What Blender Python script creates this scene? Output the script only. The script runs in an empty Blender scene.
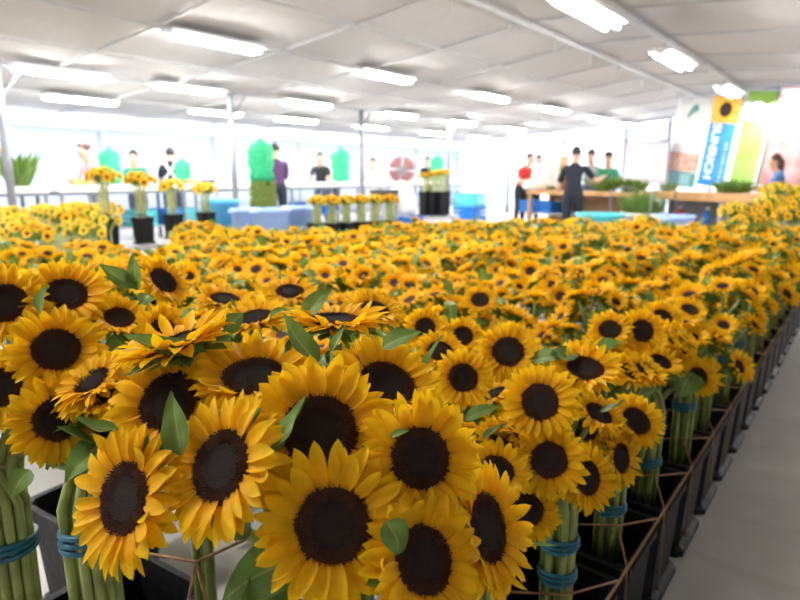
import bpy, math, random
import numpy as np
from mathutils import Vector, Matrix
R = random.Random(11)
NR = np.random.RandomState(5)
sc = bpy.context.scene
COL = sc.collection
PI = math.pi

# ------------------------------------------------------------------ camera
FPX, PITCH, YAW, CAMH = 600.0, math.atan(125/600), math.radians(38), 1.2
fw = Vector((-math.sin(YAW)*math.cos(PITCH), math.cos(YAW)*math.cos(PITCH), -math.sin(PITCH)))
rt = Vector((math.cos(YAW), math.sin(YAW), 0)); up = rt.cross(fw)
CAM = Vector((0, 0, CAMH))
def at(x, y, d):                      # a point seen at (x, y) at depth d along the view axis
    return CAM + (fw + rt*((x-400)/FPX) - up*((y-300)/FPX))*d
def atz(x, y, z):
    d = fw + rt*((x-400)/FPX) - up*((y-300)/FPX)
    return CAM + d*((z-CAMH)/d.z)
def proj(p):
    v = Vector(p)-CAM; d = v.dot(fw)
    if d < .05: return (-9999, -9999, d)
    return (400+FPX*v.dot(rt)/d, 300-FPX*v.dot(up)/d, d)
def seen_dir(nx, ny, nz, px=400, py=300):   # direction given as right / up / toward the viewer along the line of sight
    r = (fw + rt*((px-400)/FPX) - up*((py-300)/FPX)).normalized(); u = rt.cross(r); u = (u-r*u.dot(r)).normalized(); s = r.cross(u)
    return (s*nx + u*ny - r*nz).normalized()
cd = bpy.data.cameras.new('camera'); cam = bpy.data.objects.new('camera', cd); COL.objects.link(cam)
cam.location = CAM
cam.matrix_world = Matrix.Translation(CAM) @ Matrix((rt, up, -fw)).transposed().to_4x4()
cd.sensor_width = 36; cd.lens = 27; cd.clip_start = .02
cd.dof.use_dof = True; cd.dof.focus_distance = .72; cd.dof.aperture_fstop = 5.2
sc.camera = cam

# ------------------------------------------------------------------ materials
def newmat(name):
    m = bpy.data.materials.new(name); m.use_nodes = True
    nt = m.node_tree; b = nt.nodes['Principled BSDF']
    return m, nt, b
def mat(name, col, rough=.6, noise=0., scale=8., metal=0., bump=0., bscale=30., spec=.4, col2=None):
    m, nt, b = newmat(name)
    b.inputs['Base Color'].default_value = (*col, 1); b.inputs['Roughness'].default_value = rough
    b.inputs['Metallic'].default_value = metal; b.inputs['Specular IOR Level'].default_value = spec
    tc = nt.nodes.new('ShaderNodeTexCoord')
    if noise or col2:
        n = nt.nodes.new('ShaderNodeTexNoise'); n.inputs['Scale'].default_value = scale; n.inputs['Detail'].default_value = 4
        nt.links.new(tc.outputs['Object'], n.inputs['Vector'])
        r = nt.nodes.new('ShaderNodeValToRGB'); r.color_ramp.elements[0].position = .3; r.color_ramp.elements[1].position = .7
        c2 = col2 or tuple(min(1, c*(1+noise)) for c in col)
        r.color_ramp.elements[0].color = (*(tuple(c*(1-noise) for c in col)), 1); r.color_ramp.elements[1].color = (*c2, 1)
        nt.links.new(n.outputs['Fac'], r.inputs['Fac']); nt.links.new(r.outputs['Color'], b.inputs['Base Color'])
    if bump:
        n2 = nt.nodes.new('ShaderNodeTexNoise'); n2.inputs['Scale'].default_value = bscale
        nt.links.new(tc.outputs['Object'], n2.inputs['Vector'])
        bp = nt.nodes.new('ShaderNodeBump'); bp.inputs['Strength'].default_value = bump; bp.inputs['Distance'].default_value = .02
        nt.links.new(n2.outputs['Fac'], bp.inputs['Height']); nt.links.new(bp.outputs['Normal'], b.inputs['Normal'])
    return m
def ramp(nt, stops):
    r = nt.nodes.new('ShaderNodeValToRGB'); cr = r.color_ramp
    while len(cr.elements) < len(stops): cr.elements.new(.5)
    for e, (p, c) in zip(cr.elements, stops): e.position = p; e.color = (*c, 1)
    return r
def translucent_mix(nt, b, colsock, fac):
    tr = nt.nodes.new('ShaderNodeBsdfTranslucent'); mx = nt.nodes.new('ShaderNodeMixShader'); mx.inputs[0].default_value = fac
    if colsock: nt.links.new(colsock, tr.inputs['Color'])
    nt.links.new(b.outputs[0], mx.inputs[1]); nt.links.new(tr.outputs[0], mx.inputs[2])
    nt.links.new(mx.outputs[0], nt.nodes['Material Output'].inputs['Surface'])
    return tr
def attr_mat(name, stops, rough, trans=0., noise=.12, nscale=40., spec=.3, bump=0., bscale=200.):
    m, nt, b = newmat(name)
    a = nt.nodes.new('ShaderNodeAttribute'); a.attribute_name = 'pt'
    r = ramp(nt, stops); nt.links.new(a.outputs['Fac'], r.inputs['Fac'])
    geo = nt.nodes.new('ShaderNodeNewGeometry')
    n = nt.nodes.new('ShaderNodeTexNoise'); n.inputs['Scale'].default_value = nscale
    nt.links.new(geo.outputs['Position'], n.inputs['Vector'])
    mp = nt.nodes.new('ShaderNodeMapRange'); mp.inputs['From Min'].default_value = .3; mp.inputs['From Max'].default_value = .7
    mp.inputs['To Min'].default_value = 1-noise; mp.inputs['To Max'].default_value = 1+noise
    nt.links.new(n.outputs['Fac'], mp.inputs['Value'])
    hsv = nt.nodes.new('ShaderNodeHueSaturation'); nt.links.new(mp.outputs[0], hsv.inputs['Value']); nt.links.new(r.outputs['Color'], hsv.inputs['Color'])
    nt.links.new(hsv.outputs['Color'], b.inputs['Base Color'])
    b.inputs['Roughness'].default_value = rough; b.inputs['Specular IOR Level'].default_value = spec
    if bump:
        n2 = nt.nodes.new('ShaderNodeTexNoise'); n2.inputs['Scale'].default_value = bscale
        nt.links.new(geo.outputs['Position'], n2.inputs['Vector'])
        bp = nt.nodes.new('ShaderNodeBump'); bp.inputs['Strength'].default_value = bump; bp.inputs['Distance'].default_value = .004
        nt.links.new(n2.outputs['Fac'], bp.inputs['Height']); nt.links.new(bp.outputs['Normal'], b.inputs['Normal'])
    if trans: translucent_mix(nt, b, hsv.outputs['Color'], trans)
    return m
M = {}
M['petal'] = attr_mat('petal_yellow', [(0, (.83, .36, .004)), (.25, (.92, .51, .006)), (1, (.96, .62, .009))], .6, .37, .10, 60, .2)
M['petal_pale'] = attr_mat('petal_lemon', [(0, (.85, .5, .01)), (1, (.95, .75, .06))], .55, .28, .1, 30)
M['disc'] = attr_mat('disc_brown', [(0, (.030, .020, .017)), (.5, (.034, .019, .015)), (.62, (.075, .030, .018)), (.9, (.10, .038, .020)), (1, (.16, .06, .022))], .75, 0, .35, 500, .25, .5, 900)
M['leaf'] = attr_mat('leaf_green', [(0, (.34, .42, .15)), (.09, (.18, .28, .06)), (1, (.13, .235, .045))], .5, .25, .22, 45, .35)
M['calyx'] = attr_mat('calyx_green', [(0, (.16, .26, .04)), (1, (.12, .24, .05))], .6, .12, .2, 60, .3)
M['stem'] = attr_mat('stem_green', [(0, (.29, .34, .10)), (1, (.29, .34, .10))], .55, 0, .28, 25, .35)
M['palestem'] = attr_mat('pale_stem', [(0, (.5, .55, .26)), (1, (.5, .55, .26))], .55, 0, .2, 25, .35)
M['lime'] = attr_mat('lime_leaf', [(0, (.42, .5, .16)), (1, (.34, .44, .10))], .5, .25, .25, 45, .3)
M['bucket'] = mat('black_plastic', (.008, .008, .010), .5, .3, 5, bump=.15, bscale=40, spec=.18)
M['twine'] = mat('tan_twine', (.36, .2, .09), .8, .25, 60, bump=.5, bscale=300)
M['tape'] = mat('teal_tape', (.015, .12, .19), .35, .3, 60)
M['steel'] = mat('galvanised_steel', (.22, .235, .27), .5, .12, 6, metal=.2)
M['white'] = mat('white_laminate', (.8, .8, .8), .4, .04, 4)
M['bluecrate'] = mat('blue_plastic', (.02, .18, .6), .4, .1, 5)
M['paleblue'] = mat('pale_blue_plastic', (.33, .48, .84), .4, .06, 4)
M['skyblue'] = mat('sky_blue_plastic', (.08, .4, .7), .4, .08, 4)
M['teal'] = mat('teal_plastic', (.08, .5, .55), .4, .08, 4)
M['whiteplastic'] = mat('white_plastic', (.8, .8, .82), .4, .04, 4)
M['wood'] = mat('orange_pine', (.55, .30, .12), .5, .2, 5)
M['ply'] = mat('brown_board', (.42, .25, .13), .65, .15, 6)
M['darkmetal'] = mat('dark_metal', (.06, .06, .07), .5, .15, 8, metal=.3)
M['greystuff'] = mat('grey_board', (.35, .35, .36), .6, .1, 6)
M['skin'] = mat('skin', (.62, .36, .25), .55, .05, 10)
M['hair'] = mat('black_hair', (.012, .010, .010), .5, .2, 60)
M['brownhair'] = mat('brown_hair', (.07, .03, .02), .5, .2, 60)
M['red'] = mat('red_cloth', (.6, .03, .03), .7, .1, 20)
M['fanred'] = mat('faded_red', (.50, .13, .11), .6, .1, 20)
M['cream'] = mat('cream_sack', (.72, .7, .66), .8, .06, 6)
def clothm(n, c): M[n] = mat(n, c, .8, .12, 14)
for n, c in dict(navy=(.012, .016, .028), black=(.015, .015, .018), pink=(.62, .38, .42), purple=(.07, .03, .09), apron=(.78, .78, .8), jeans=(.1, .13, .2), grey=(.4, .4, .43), beige=(.5, .42, .36), bluecloth=(.07, .16, .36), greencloth=(.05, .25, .15), brown=(.12, .07, .05)).items(): clothm('cloth_'+n, c)
def net_mat():
    m, nt, b = newmat('green_netting')
    tc = nt.nodes.new('ShaderNodeTexCoord'); n = nt.nodes.new('ShaderNodeTexVoronoi'); n.inputs['Scale'].default_value = 22
    nt.links.new(tc.outputs['Object'], n.inputs['Vector'])
    r = ramp(nt, [(.1, (.02, .42, .16)), (.6, (.06, .6, .3))]); nt.links.new(n.outputs['Distance'], r.inputs['Fac'])
    nt.links.new(r.outputs['Color'], b.inputs['Base Color']); b.inputs['Roughness'].default_value = .6
    translucent_mix(nt, b, r.outputs['Color'], .35); return m
M['net'] = net_mat()
def sheet_mat(name, col, trans, rough=.35, wrinkle=.25, scale=(1.5, .5, 1.5), spec=.5):
    m, nt, b = newmat(name)
    b.inputs['Base Color'].default_value = (*col, 1); b.inputs['Roughness'].default_value = rough; b.inputs['Specular IOR Level'].default_value = spec
    tc = nt.nodes.new('ShaderNodeTexCoord'); mp = nt.nodes.new('ShaderNodeMapping'); mp.inputs['Scale'].default_value = scale
    nt.links.new(tc.outputs['Object'], mp.inputs['Vector'])
    n = nt.nodes.new('ShaderNodeTexNoise'); n.inputs['Scale'].default_value = 2.2; n.inputs['Detail'].default_value = 5; n.inputs['Distortion'].default_value = .8
    nt.links.new(mp.outputs[0], n.inputs['Vector'])
    bp = nt.nodes.new('ShaderNodeBump'); bp.inputs['Strength'].default_value = wrinkle; bp.inputs['Distance'].default_value = .12
    nt.links.new(n.outputs['Fac'], bp.inputs['Height']); nt.links.new(bp.outputs['Normal'], b.inputs['Normal'])
    if trans:
        tr = translucent_mix(nt, b, None, trans); tr.inputs['Color'].default_value = (*col, 1)
    return m
M['ceiling'] = sheet_mat('ceiling_vinyl', (.55, .525, .515), .11, .8, .2, (.55, 1.6, 1), .1)
M['wallsheet'] = sheet_mat('white_wall_vinyl', (.52, .60, .74), .22, .5, .3, (1.2, 1.2, .4))
M['dimsheet'] = sheet_mat('grey_wall_vinyl', (.72, .72, .72), .14, .5, .3, (1.2, 1.2, .4))
M['clear'] = sheet_mat('clear_vinyl', (.95, .97, 1.0), .8, .5, .2, (1.2, 1.2, .4))
M['pinksheet'] = sheet_mat('pale_pink_sheet', (.8, .68, .76), .25, .5, .15, (1, 1, 1))
def floor_mat():
    m, nt, b = newmat('concrete')
    tc = nt.nodes.new('ShaderNodeTexCoord')
    n = nt.nodes.new('ShaderNodeTexNoise'); n.inputs['Scale'].default_value = 1.3; n.inputs['Detail'].default_value = 8; n.inputs['Roughness'].default_value = .65
    nt.links.new(tc.outputs['Object'], n.inputs['Vector'])
    r = ramp(nt, [(.3, (.47, .455, .44)), (.7, (.58, .565, .545))]); nt.links.new(n.outputs['Fac'], r.inputs['Fac'])
    mp = nt.nodes.new('ShaderNodeMapping'); mp.inputs['Scale'].default_value = (.6, 2.5, 1); mp.inputs['Rotation'].default_value = (0, 0, .5)
    nt.links.new(tc.outputs['Object'], mp.inputs['Vector'])
    w = nt.nodes.new('ShaderNodeTexNoise'); w.inputs['Scale'].default_value = 2.0; w.inputs['Distortion'].default_value = 1.5
    nt.links.new(mp.outputs[0], w.inputs['Vector'])
    r2 = ramp(nt, [(.5, (1, 1, 1)), (.62, (1.0, 1.0, 1.0)), (.68, (.86, .85, .84))]); nt.links.new(w.outputs['Fac'], r2.inputs['Fac'])
    mx = nt.nodes.new('ShaderNodeMixRGB'); mx.blend_type = 'MULTIPLY'; mx.inputs[0].default_value = .6
    nt.links.new(r.outputs['Color'], mx.inputs[1]); nt.links.new(r2.outputs['Color'], mx.inputs[2])
    nt.links.new(mx.outputs[0], b.inputs['Base Color'])
    b.inputs['Roughness'].default_value = .45; b.inputs['Specular IOR Level'].default_value = .4
    bp = nt.nodes.new('ShaderNodeBump'); bp.inputs['Strength'].default_value = .06; nt.links.new(n.outputs['Fac'], bp.inputs['Height']); nt.links.new(bp.outputs['Normal'], b.inputs['Normal'])
    return m
M['floor'] = floor_mat()
def emit(name, col, s):
    m, nt, b = newmat(name); b.inputs['Base Color'].default_value = (*col, 1)
    b.inputs['Emission Color'].default_value = (*col, 1); b.inputs['Emission Strength'].default_value = s; return m
M['tube'] = emit('lit_tube', (1.0, .98, .95), 120)

# ------------------------------------------------------------------ mesh helpers
class MB:
    def __init__(s): s.v = []; s.f = []; s.a = []; s.mi = []; s.cur = 0
    def add(s, vs, fs, pt=None):
        o = len(s.v); s.v += [tuple(p) for p in vs]; s.a += list(pt) if pt is not None else [.5]*len(vs)
        s.f += [tuple(i+o for i in f) for f in fs]; s.mi += [s.cur]*len(fs); return s
    def box(s, x0, x1, y0, y1, z0, z1):
        v = [(x0,y0,z0),(x1,y0,z0),(x1,y1,z0),(x0,y1,z0),(x0,y0,z1),(x1,y0,z1),(x1,y1,z1),(x0,y1,z1)]
        return s.add(v, [(0,3,2,1),(4,5,6,7),(0,1,5,4),(1,2,6,5),(2,3,7,6),(3,0,4,7)])
    def tube(s, pts, r, n=8, caps=True, closed=False):
        pts = [Vector(p) for p in pts]; k = len(pts); rr = r if isinstance(r, (list, tuple)) else [r]*k
        vs = []; prev = None
        for i, p in enumerate(pts):
            if closed: t = pts[(i+1) % k]-pts[i-1]
            else: t = pts[min(i+1, k-1)]-pts[max(i-1, 0)]
            t = t.normalized() if t.length > 1e-9 else Vector((0, 0, 1))
            if prev is None:
                a = Vector((0, 0, 1)) if abs(t.z) < .9 else Vector((1, 0, 0)); u = t.cross(a).normalized()
            else:
                u = (prev-t*prev.dot(t)); u = u.normalized() if u.length > 1e-6 else t.orthogonal().normalized()
            prev = u; w = t.cross(u)
            for j in range(n):
                an = 2*PI*j/n; vs.append(p+(u*math.cos(an)+w*math.sin(an))*rr[i])
        fs = []
        for i in range(k if closed else k-1):
            i2 = (i+1) % k
            for j in range(n): fs.append((i*n+j, i*n+(j+1) % n, i2*n+(j+1) % n, i2*n+j))
        if caps and not closed: fs += [tuple(range(n))[::-1], tuple((k-1)*n+j for j in range(n))]
        return s.add(vs, fs)
    def lathe(s, prof, n=20, c=(0, 0, 0), close=False):
        vs = [(c[0]+r*math.cos(2*PI*j/n), c[1]+r*math.sin(2*PI*j/n), c[2]+z) for r, z in prof for j in range(n)]
        fs = [(i*n+j, i*n+(j+1) % n, (i+1)*n+(j+1) % n, (i+1)*n+j) for i in range(len(prof)-1) for j in range(n)]
        if close: fs += [tuple(range(n))[::-1], tuple((len(prof)-1)*n+j for j in range(n))]
        return s.add(vs, fs)
    def mesh(s, name, mats, smooth=True):
        me = bpy.data.meshes.new(name); me.from_pydata(s.v, [], s.f)
        for m in (mats if isinstance(mats, list) else [mats]): me.materials.append(m)
        a = me.attributes.new('pt', 'FLOAT', 'POINT'); a.data.foreach_set('value', np.array(s.a, dtype=np.float32))
        me.polygons.foreach_set('material_index', np.array(s.mi, dtype=np.int32))
        me.polygons.foreach_set('use_smooth', np.full(len(s.f), smooth)); me.update(); return me
    def build(s, name, mats, parent=None, smooth=False, mw=None):
        return link(name, s.mesh(name, mats, smooth), parent, mw)
def link(name, me, parent=None, m=None):
    o = bpy.data.objects.new(name, me); COL.objects.link(o)
    if parent is not None: o.parent = parent
    if m is not None: o.matrix_local = m
    return o
def bevel(o, w=.006, n=2):
    b = o.modifiers.new('bevel', 'BEVEL'); b.width = w; b.segments = n; b.limit_method = 'ANGLE'; return o
def tag(o, label, cat, group=None, kind=None):
    o['label'] = label; o['category'] = cat
    if group: o['group'] = group
    if kind: o['kind'] = kind
    return o
def thing(name, label, cat, loc=(0, 0, 0), rz=0, group=None):
    o = bpy.data.objects.new(name, None); o.empty_display_size = .05; COL.objects.link(o)
    o.location = loc; o.rotation_euler = (0, 0, rz); return tag(o, label, cat, group)
def struct(name, mb, m, smooth=False):
    o = mb.build(name, m, None, smooth); o['kind'] = 'structure'; return o
def dup(root, loc, rz, label, group=None):
    r = root.copy(); COL.objects.link(r); r.location = loc; r.rotation_euler = (0, 0, rz); r['label'] = label
    if group: r['group'] = group
    for ch in list(root.children):
        c = ch.copy(); COL.objects.link(c); c.parent = r
        for g in list(ch.children):
            d = g.copy(); COL.objects.link(d); d.parent = c
    return r
ORD = 'first second third fourth fifth sixth seventh eighth ninth tenth eleventh twelfth thirteenth fourteenth fifteenth sixteenth seventeenth eighteenth nineteenth twentieth twenty-first twenty-second twenty-third twenty-fourth twenty-fifth twenty-sixth twenty-seventh twenty-eighth twenty-ninth thirtieth'.split()
# ------------------------------------------------------------------ sunflower meshes
def frame_to(n, roll=0.):
    n = Vector(n).normalized(); x = n.orthogonal().normalized() if abs(n.z) > .99 else Vector((0, 0, 1)).cross(n).normalized()
    y = n.cross(x); m = Matrix((x, y, n)).transposed()
    return m @ Matrix.Rotation(roll, 3, 'Z')
SH_T = [0, .12, .3, .5, .7, .86, .95, 1]; SH_W = [.55, .75, .94, 1, .90, .58, .28, .03]
def petal(mb, az, r0, L, W, elev, curl, twist, nu, nv, z0, side=0.):
    vs, pt = [], []
    x, z = r0, z0; ca, sa = math.cos(az), math.sin(az)
    for i in range(nu+1):
        t = i/nu
        if i:
            e = elev-curl*(t-.5/nu)**1.5
            x += L/nu*math.cos(e); z += L/nu*math.sin(e)
        w = W*float(np.interp(t, SH_T, SH_W))
        e = elev-curl*t**1.5; tw = twist*t
        for j in range(nv+1):
            s = -1+2*j/nv
            y = w*s; h = (.35*s*s - .10*abs(math.sin(s*PI)))*w
            yy = y*math.cos(tw)-h*math.sin(tw); hh = y*math.sin(tw)+h*math.cos(tw)
            px = x-hh*math.sin(e); pz = z+hh*math.cos(e); py = yy+side*L*t*t
            vs.append((px*ca-py*sa, px*sa+py*ca, pz)); pt.append(t)
    fs = [(i*(nv+1)+j, (i+1)*(nv+1)+j, (i+1)*(nv+1)+j+1, i*(nv+1)+j+1) for i in range(nu) for j in range(nv)]
    mb.add(vs, fs, pt)
# unit flower: outer radius 1, disc radius rd, faces +Z
def petals_mesh(rd, n1, n2, nu, nv, seed, cup=.25, wild=.2):
    r = random.Random(seed); mb = MB()
    for k, (n, e0, z0, ln) in enumerate(((n1, cup+.2, .03, .86), (n2, cup+.02, 0, 1.0), (n2-3, cup-.14, -.05, .98))):
        for i in range(n):
            az = 2*PI*(i+.5*k)/n+r.uniform(-.06, .06)
            L = (1.06-rd*.86)*ln*r.uniform(.84, 1.06)
            W = .116*r.uniform(.8, 1.2)*(30/(n1+n2))**.5
            c = r.uniform(.1, .75); e = e0+r.uniform(-.14, .16)
            if r.random() < wild: c = r.uniform(-1.4, -.5); e -= .1
            petal(mb, az, rd*.86, L, W, e, c, r.uniform(-.5, .5), nu, nv, z0+r.uniform(-.02, .02), r.uniform(-.12, .12))
    return mb.mesh('petals', M['petal'])
def disc_mesh(rd, nf, seed):
    r = random.Random(seed); mb = MB(); n = 28; prof = [(0.02, .085), (.25, .08), (.45, .075), (.62, .095), (.8, .085), (.93, .045), (1.0, -.02), (.98, -.12)]
    vs = [(rd*a*math.cos(2*PI*j/n), rd*a*math.sin(2*PI*j/n), rd*z) for a, z in prof for j in range(n)]
    fs = [(i*n+j, i*n+(j+1) % n, (i+1)*n+(j+1) % n, (i+1)*n+j) for i in range(len(prof)-1) for j in range(n)]
    fs.append(tuple(range(n))[::-1]); mb.add(vs, fs, [a for a, z in prof for j in range(n)])
    pa, pz = [p[0] for p in prof[:-1]], [p[1] for p in prof[:-1]]
    for i in range(nf):
        a = math.sqrt((i+.5)/nf)*1.0; th = i*2.39996
        out = a > .55
        if out: h = rd*r.uniform(.05, .10)*(1 if a < .9 else .55); w = rd*.028
        else: h = rd*.03; w = rd*.03
        z = rd*float(np.interp(a, pa, pz)); c = Vector((rd*a*math.cos(th), rd*a*math.sin(th), z-.01*rd))
        tilt = (a-.5)*.75 if out else -.2
        d = Vector((math.cos(th)*math.sin(tilt), math.sin(th)*math.sin(tilt), math.cos(tilt)))
        u = d.orthogonal().normalized()*w; v = d.cross(u)
        tp = c+d*h
        q = [c+u, c+v, c-u, c-v, tp+u*.45, tp+v*.45, tp-u*.45, tp-v*.45]
        a2 = a if not out else min(1, a+r.uniform(-.1, .12))
        mb.add(q, [(0,1,5,4),(1,2,6,5),(2,3,7,6),(3,0,4,7),(4,5,6,7)], [a2*.9]*4+[a2]*4)
    return mb.mesh('disc', M['disc'], False)
def calyx_mesh(rd, n, seed):
    r = random.Random(seed); mb = MB()
    mb.lathe([(.07, -.42), (.1, -.34), (rd*.55, -.24), (rd*.98, -.1), (rd*1.0, -.04)], 16); mb.a = [.1]*len(mb.v)
    for k in range(2):
        for i in range(n):
            petal(mb, 2*PI*(i+.5*k)/n+r.uniform(-.1, .1), rd*.8, r.uniform(.34, .52), .10, r.uniform(-.2, .25), r.uniform(-.6, .8), r.uniform(-.4, .4), 4, 2, -.12-.04*k)
    return mb.mesh('calyx', M['calyx'])
def leaf_mesh(seed, bend=.6, fold=.35, nu=8, nv=6):                     # unit length along +X, upper face +Z
    r = random.Random(seed); mb = MB(); vs, pt = [], []
    T = [0, .08, .2, .38, .6, .8, .93, 1]; Wd = [.04, .19, .29, .31, .24, .13, .05, .004]
    x = z = 0.; tw = r.uniform(-.5, .5)
    for i in range(nu+1):
        t = i/nu; e = .35*bend-bend*1.25*t
        if i: x += math.cos(e)/nu; z += math.sin(e)/nu
        w = float(np.interp(t, T, Wd))
        for j in range(nv+1):
            s = -1+2*j/nv; y = w*s; h = fold*abs(y)+.018*math.sin(9*t+3*s+seed)*abs(s)+.03*math.cos(7*t)*s*s*.5
            a = tw*t; yy = y*math.cos(a)-h*math.sin(a); hh = y*math.sin(a)+h*math.cos(a)
            vs.append((x-hh*math.sin(e), yy, z+hh*math.cos(e))); pt.append(abs(s))
    fs = [(i*(nv+1)+j, (i+1)*(nv+1)+j, (i+1)*(nv+1)+j+1, i*(nv+1)+j+1) for i in range(nu) for j in range(nv)]
    mb.add(vs, fs, pt)
    return mb.mesh('leaf', M['leaf'])
RD_N, RD_F = .53, .43
NEAR = [(petals_mesh(RD_N, 19, 21, 7, 4, 100+i, cup=c, wild=w), disc_mesh(RD_N, 760, i), calyx_mesh(RD_N, 9, i)) for i, (c, w) in enumerate([(.12, .04), (.2, .12), (.28, .1), (.16, .15), (.32, .06), (.24, .2)])]
MID = [(petals_mesh(RD_F, 13, 14, 5, 2, 200+i, cup=c, wild=.12), disc_mesh(RD_F, 220, 20+i), calyx_mesh(RD_F, 8, 20+i)) for i, c in enumerate([.25, .4, .55, .3, .5, .2])]
LEAF = [leaf_mesh(i, b, f) for i, (b, f) in enumerate([(.5, .35), (1.0, .3), (1.4, .45), (.2, .4), (-.5, .3), (.8, .6)])]

FL = []                # every sunflower individually: dicts
def stem_pts(head, n, rad, slot_top, slot_bot, mid_z):
    p0 = head-n*rad*.4; p1 = head-n*(rad*.4+.045)
    k = slot_bot+(slot_top-slot_bot)*max(.0, min(1., (mid_z-slot_bot.z)/max(.01, slot_top.z-slot_bot.z)))
    pts = [p0, p1]
    c1 = p1-n*.03-Vector((0, 0, .03)); c2 = k+Vector((0, 0, .09))
    for i in range(1, 6):
        t = i/5; a = (1-t)
        pts.append(p1*a**3+c1*3*a*a*t+c2*3*a*t*t+k*t**3)
    pts.append(slot_bot); return pts
def make_sunflower(head, n, dia, bundle, slot, label, group, near, var, roll, leaves=(), rleaf=0, stem_r=.0065):
    """bundle = (top point, bottom point); slot = sideways offset of this stem in its bundle."""
    rad = dia/2; bt = bundle[0]+slot; bb = bundle[1]+slot*.9
    root = thing('sunflower', label, 'flower', bb, 0, group)
    inv = Matrix.Translation(-bb)
    pm, dm, cm = (NEAR if near else MID)[var % 6]
    base = inv @ Matrix.Translation(head) @ frame_to(n, roll).to_4x4() @ Matrix.Scale(rad, 4)
    link('petals', pm, root, base); link('disc', dm, root, base); link('calyx', cm, root, base)
    sp = stem_pts(head, n, rad, bt, bb, min(head.z-.10, bt.z))
    mb = MB(); mb.tube([p-bb for p in sp], [stem_r*.8]*2+[stem_r]*(len(sp)-2), 7 if near else 5)
    mb.build('stem', M['stem'], root, True)
    for (b, t, w, nrm, v) in leaves:
        x = (t-b); L = x.length; x.normalize(); z = (nrm-x*nrm.dot(x)).normalized(); y = z.cross(x)
        m = Matrix((x*L, y*w/.62, z*L)).transposed().to_4x4()
        link('leaf', LEAF[v % 6], root, inv @ Matrix.Translation(b) @ m)
    for i in range(rleaf):
        a = R.uniform(0, 2*PI); p = sp[3+i % 2]; d = Vector((math.cos(a), math.sin(a), R.uniform(-.1, .7))).normalized()
        y = Vector((0, 0, 1)).cross(d).normalized(); z = d.cross(y); L = R.uniform(.07, .12)
        link('leaf', LEAF[R.randrange(6)], root, inv @ Matrix.Translation(p) @ (Matrix((d, y, z)).transposed().to_4x4() @ Matrix.Scale(L, 4)))
    return root
SLOTS = [Vector((0, 0, 0))]+[Vector((math.cos(a), math.sin(a), 0))*.0155 for a in [i*PI/3 for i in range(6)]]+[Vector((math.cos(a), math.sin(a), 0))*.029 for a in [.26+(i*5 % 12)*PI/6 for i in range(12)]]
# ------------------------------------------------------------------ near bunches, each flower by hand
V = Vector
BUN = {   # bundle top and bottom of each near bunch
 'M': (V((-.50, .50, .60)), V((-.47, .50, .05))),
 'N': (V((-.44, .78, .58)), V((-.45, .80, .05))),
 'A': (V((-.985, .285, .72)), V((-1.0, .285, .05))),
 'B': (V((-.80, .325, .76)), V((-.785, .325, .05))),
 'R': (V((-.42, 1.06, .55)), V((-.425, 1.08, .05))),
 'S': (V((-.42, 1.38, .55)), V((-.43, 1.40, .05))),
 'T': (V((-.42, 1.69, .55)), V((-.43, 1.71, .05))),
 'O': (V((-.72, .80, .6)), V((-.72, .80, .05))),
 'Q': (V((-1.0, .62, .6)), V((-1.0, .62, .05))),
}
TOW = 'in the big bunch beside the front bucket'
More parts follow.
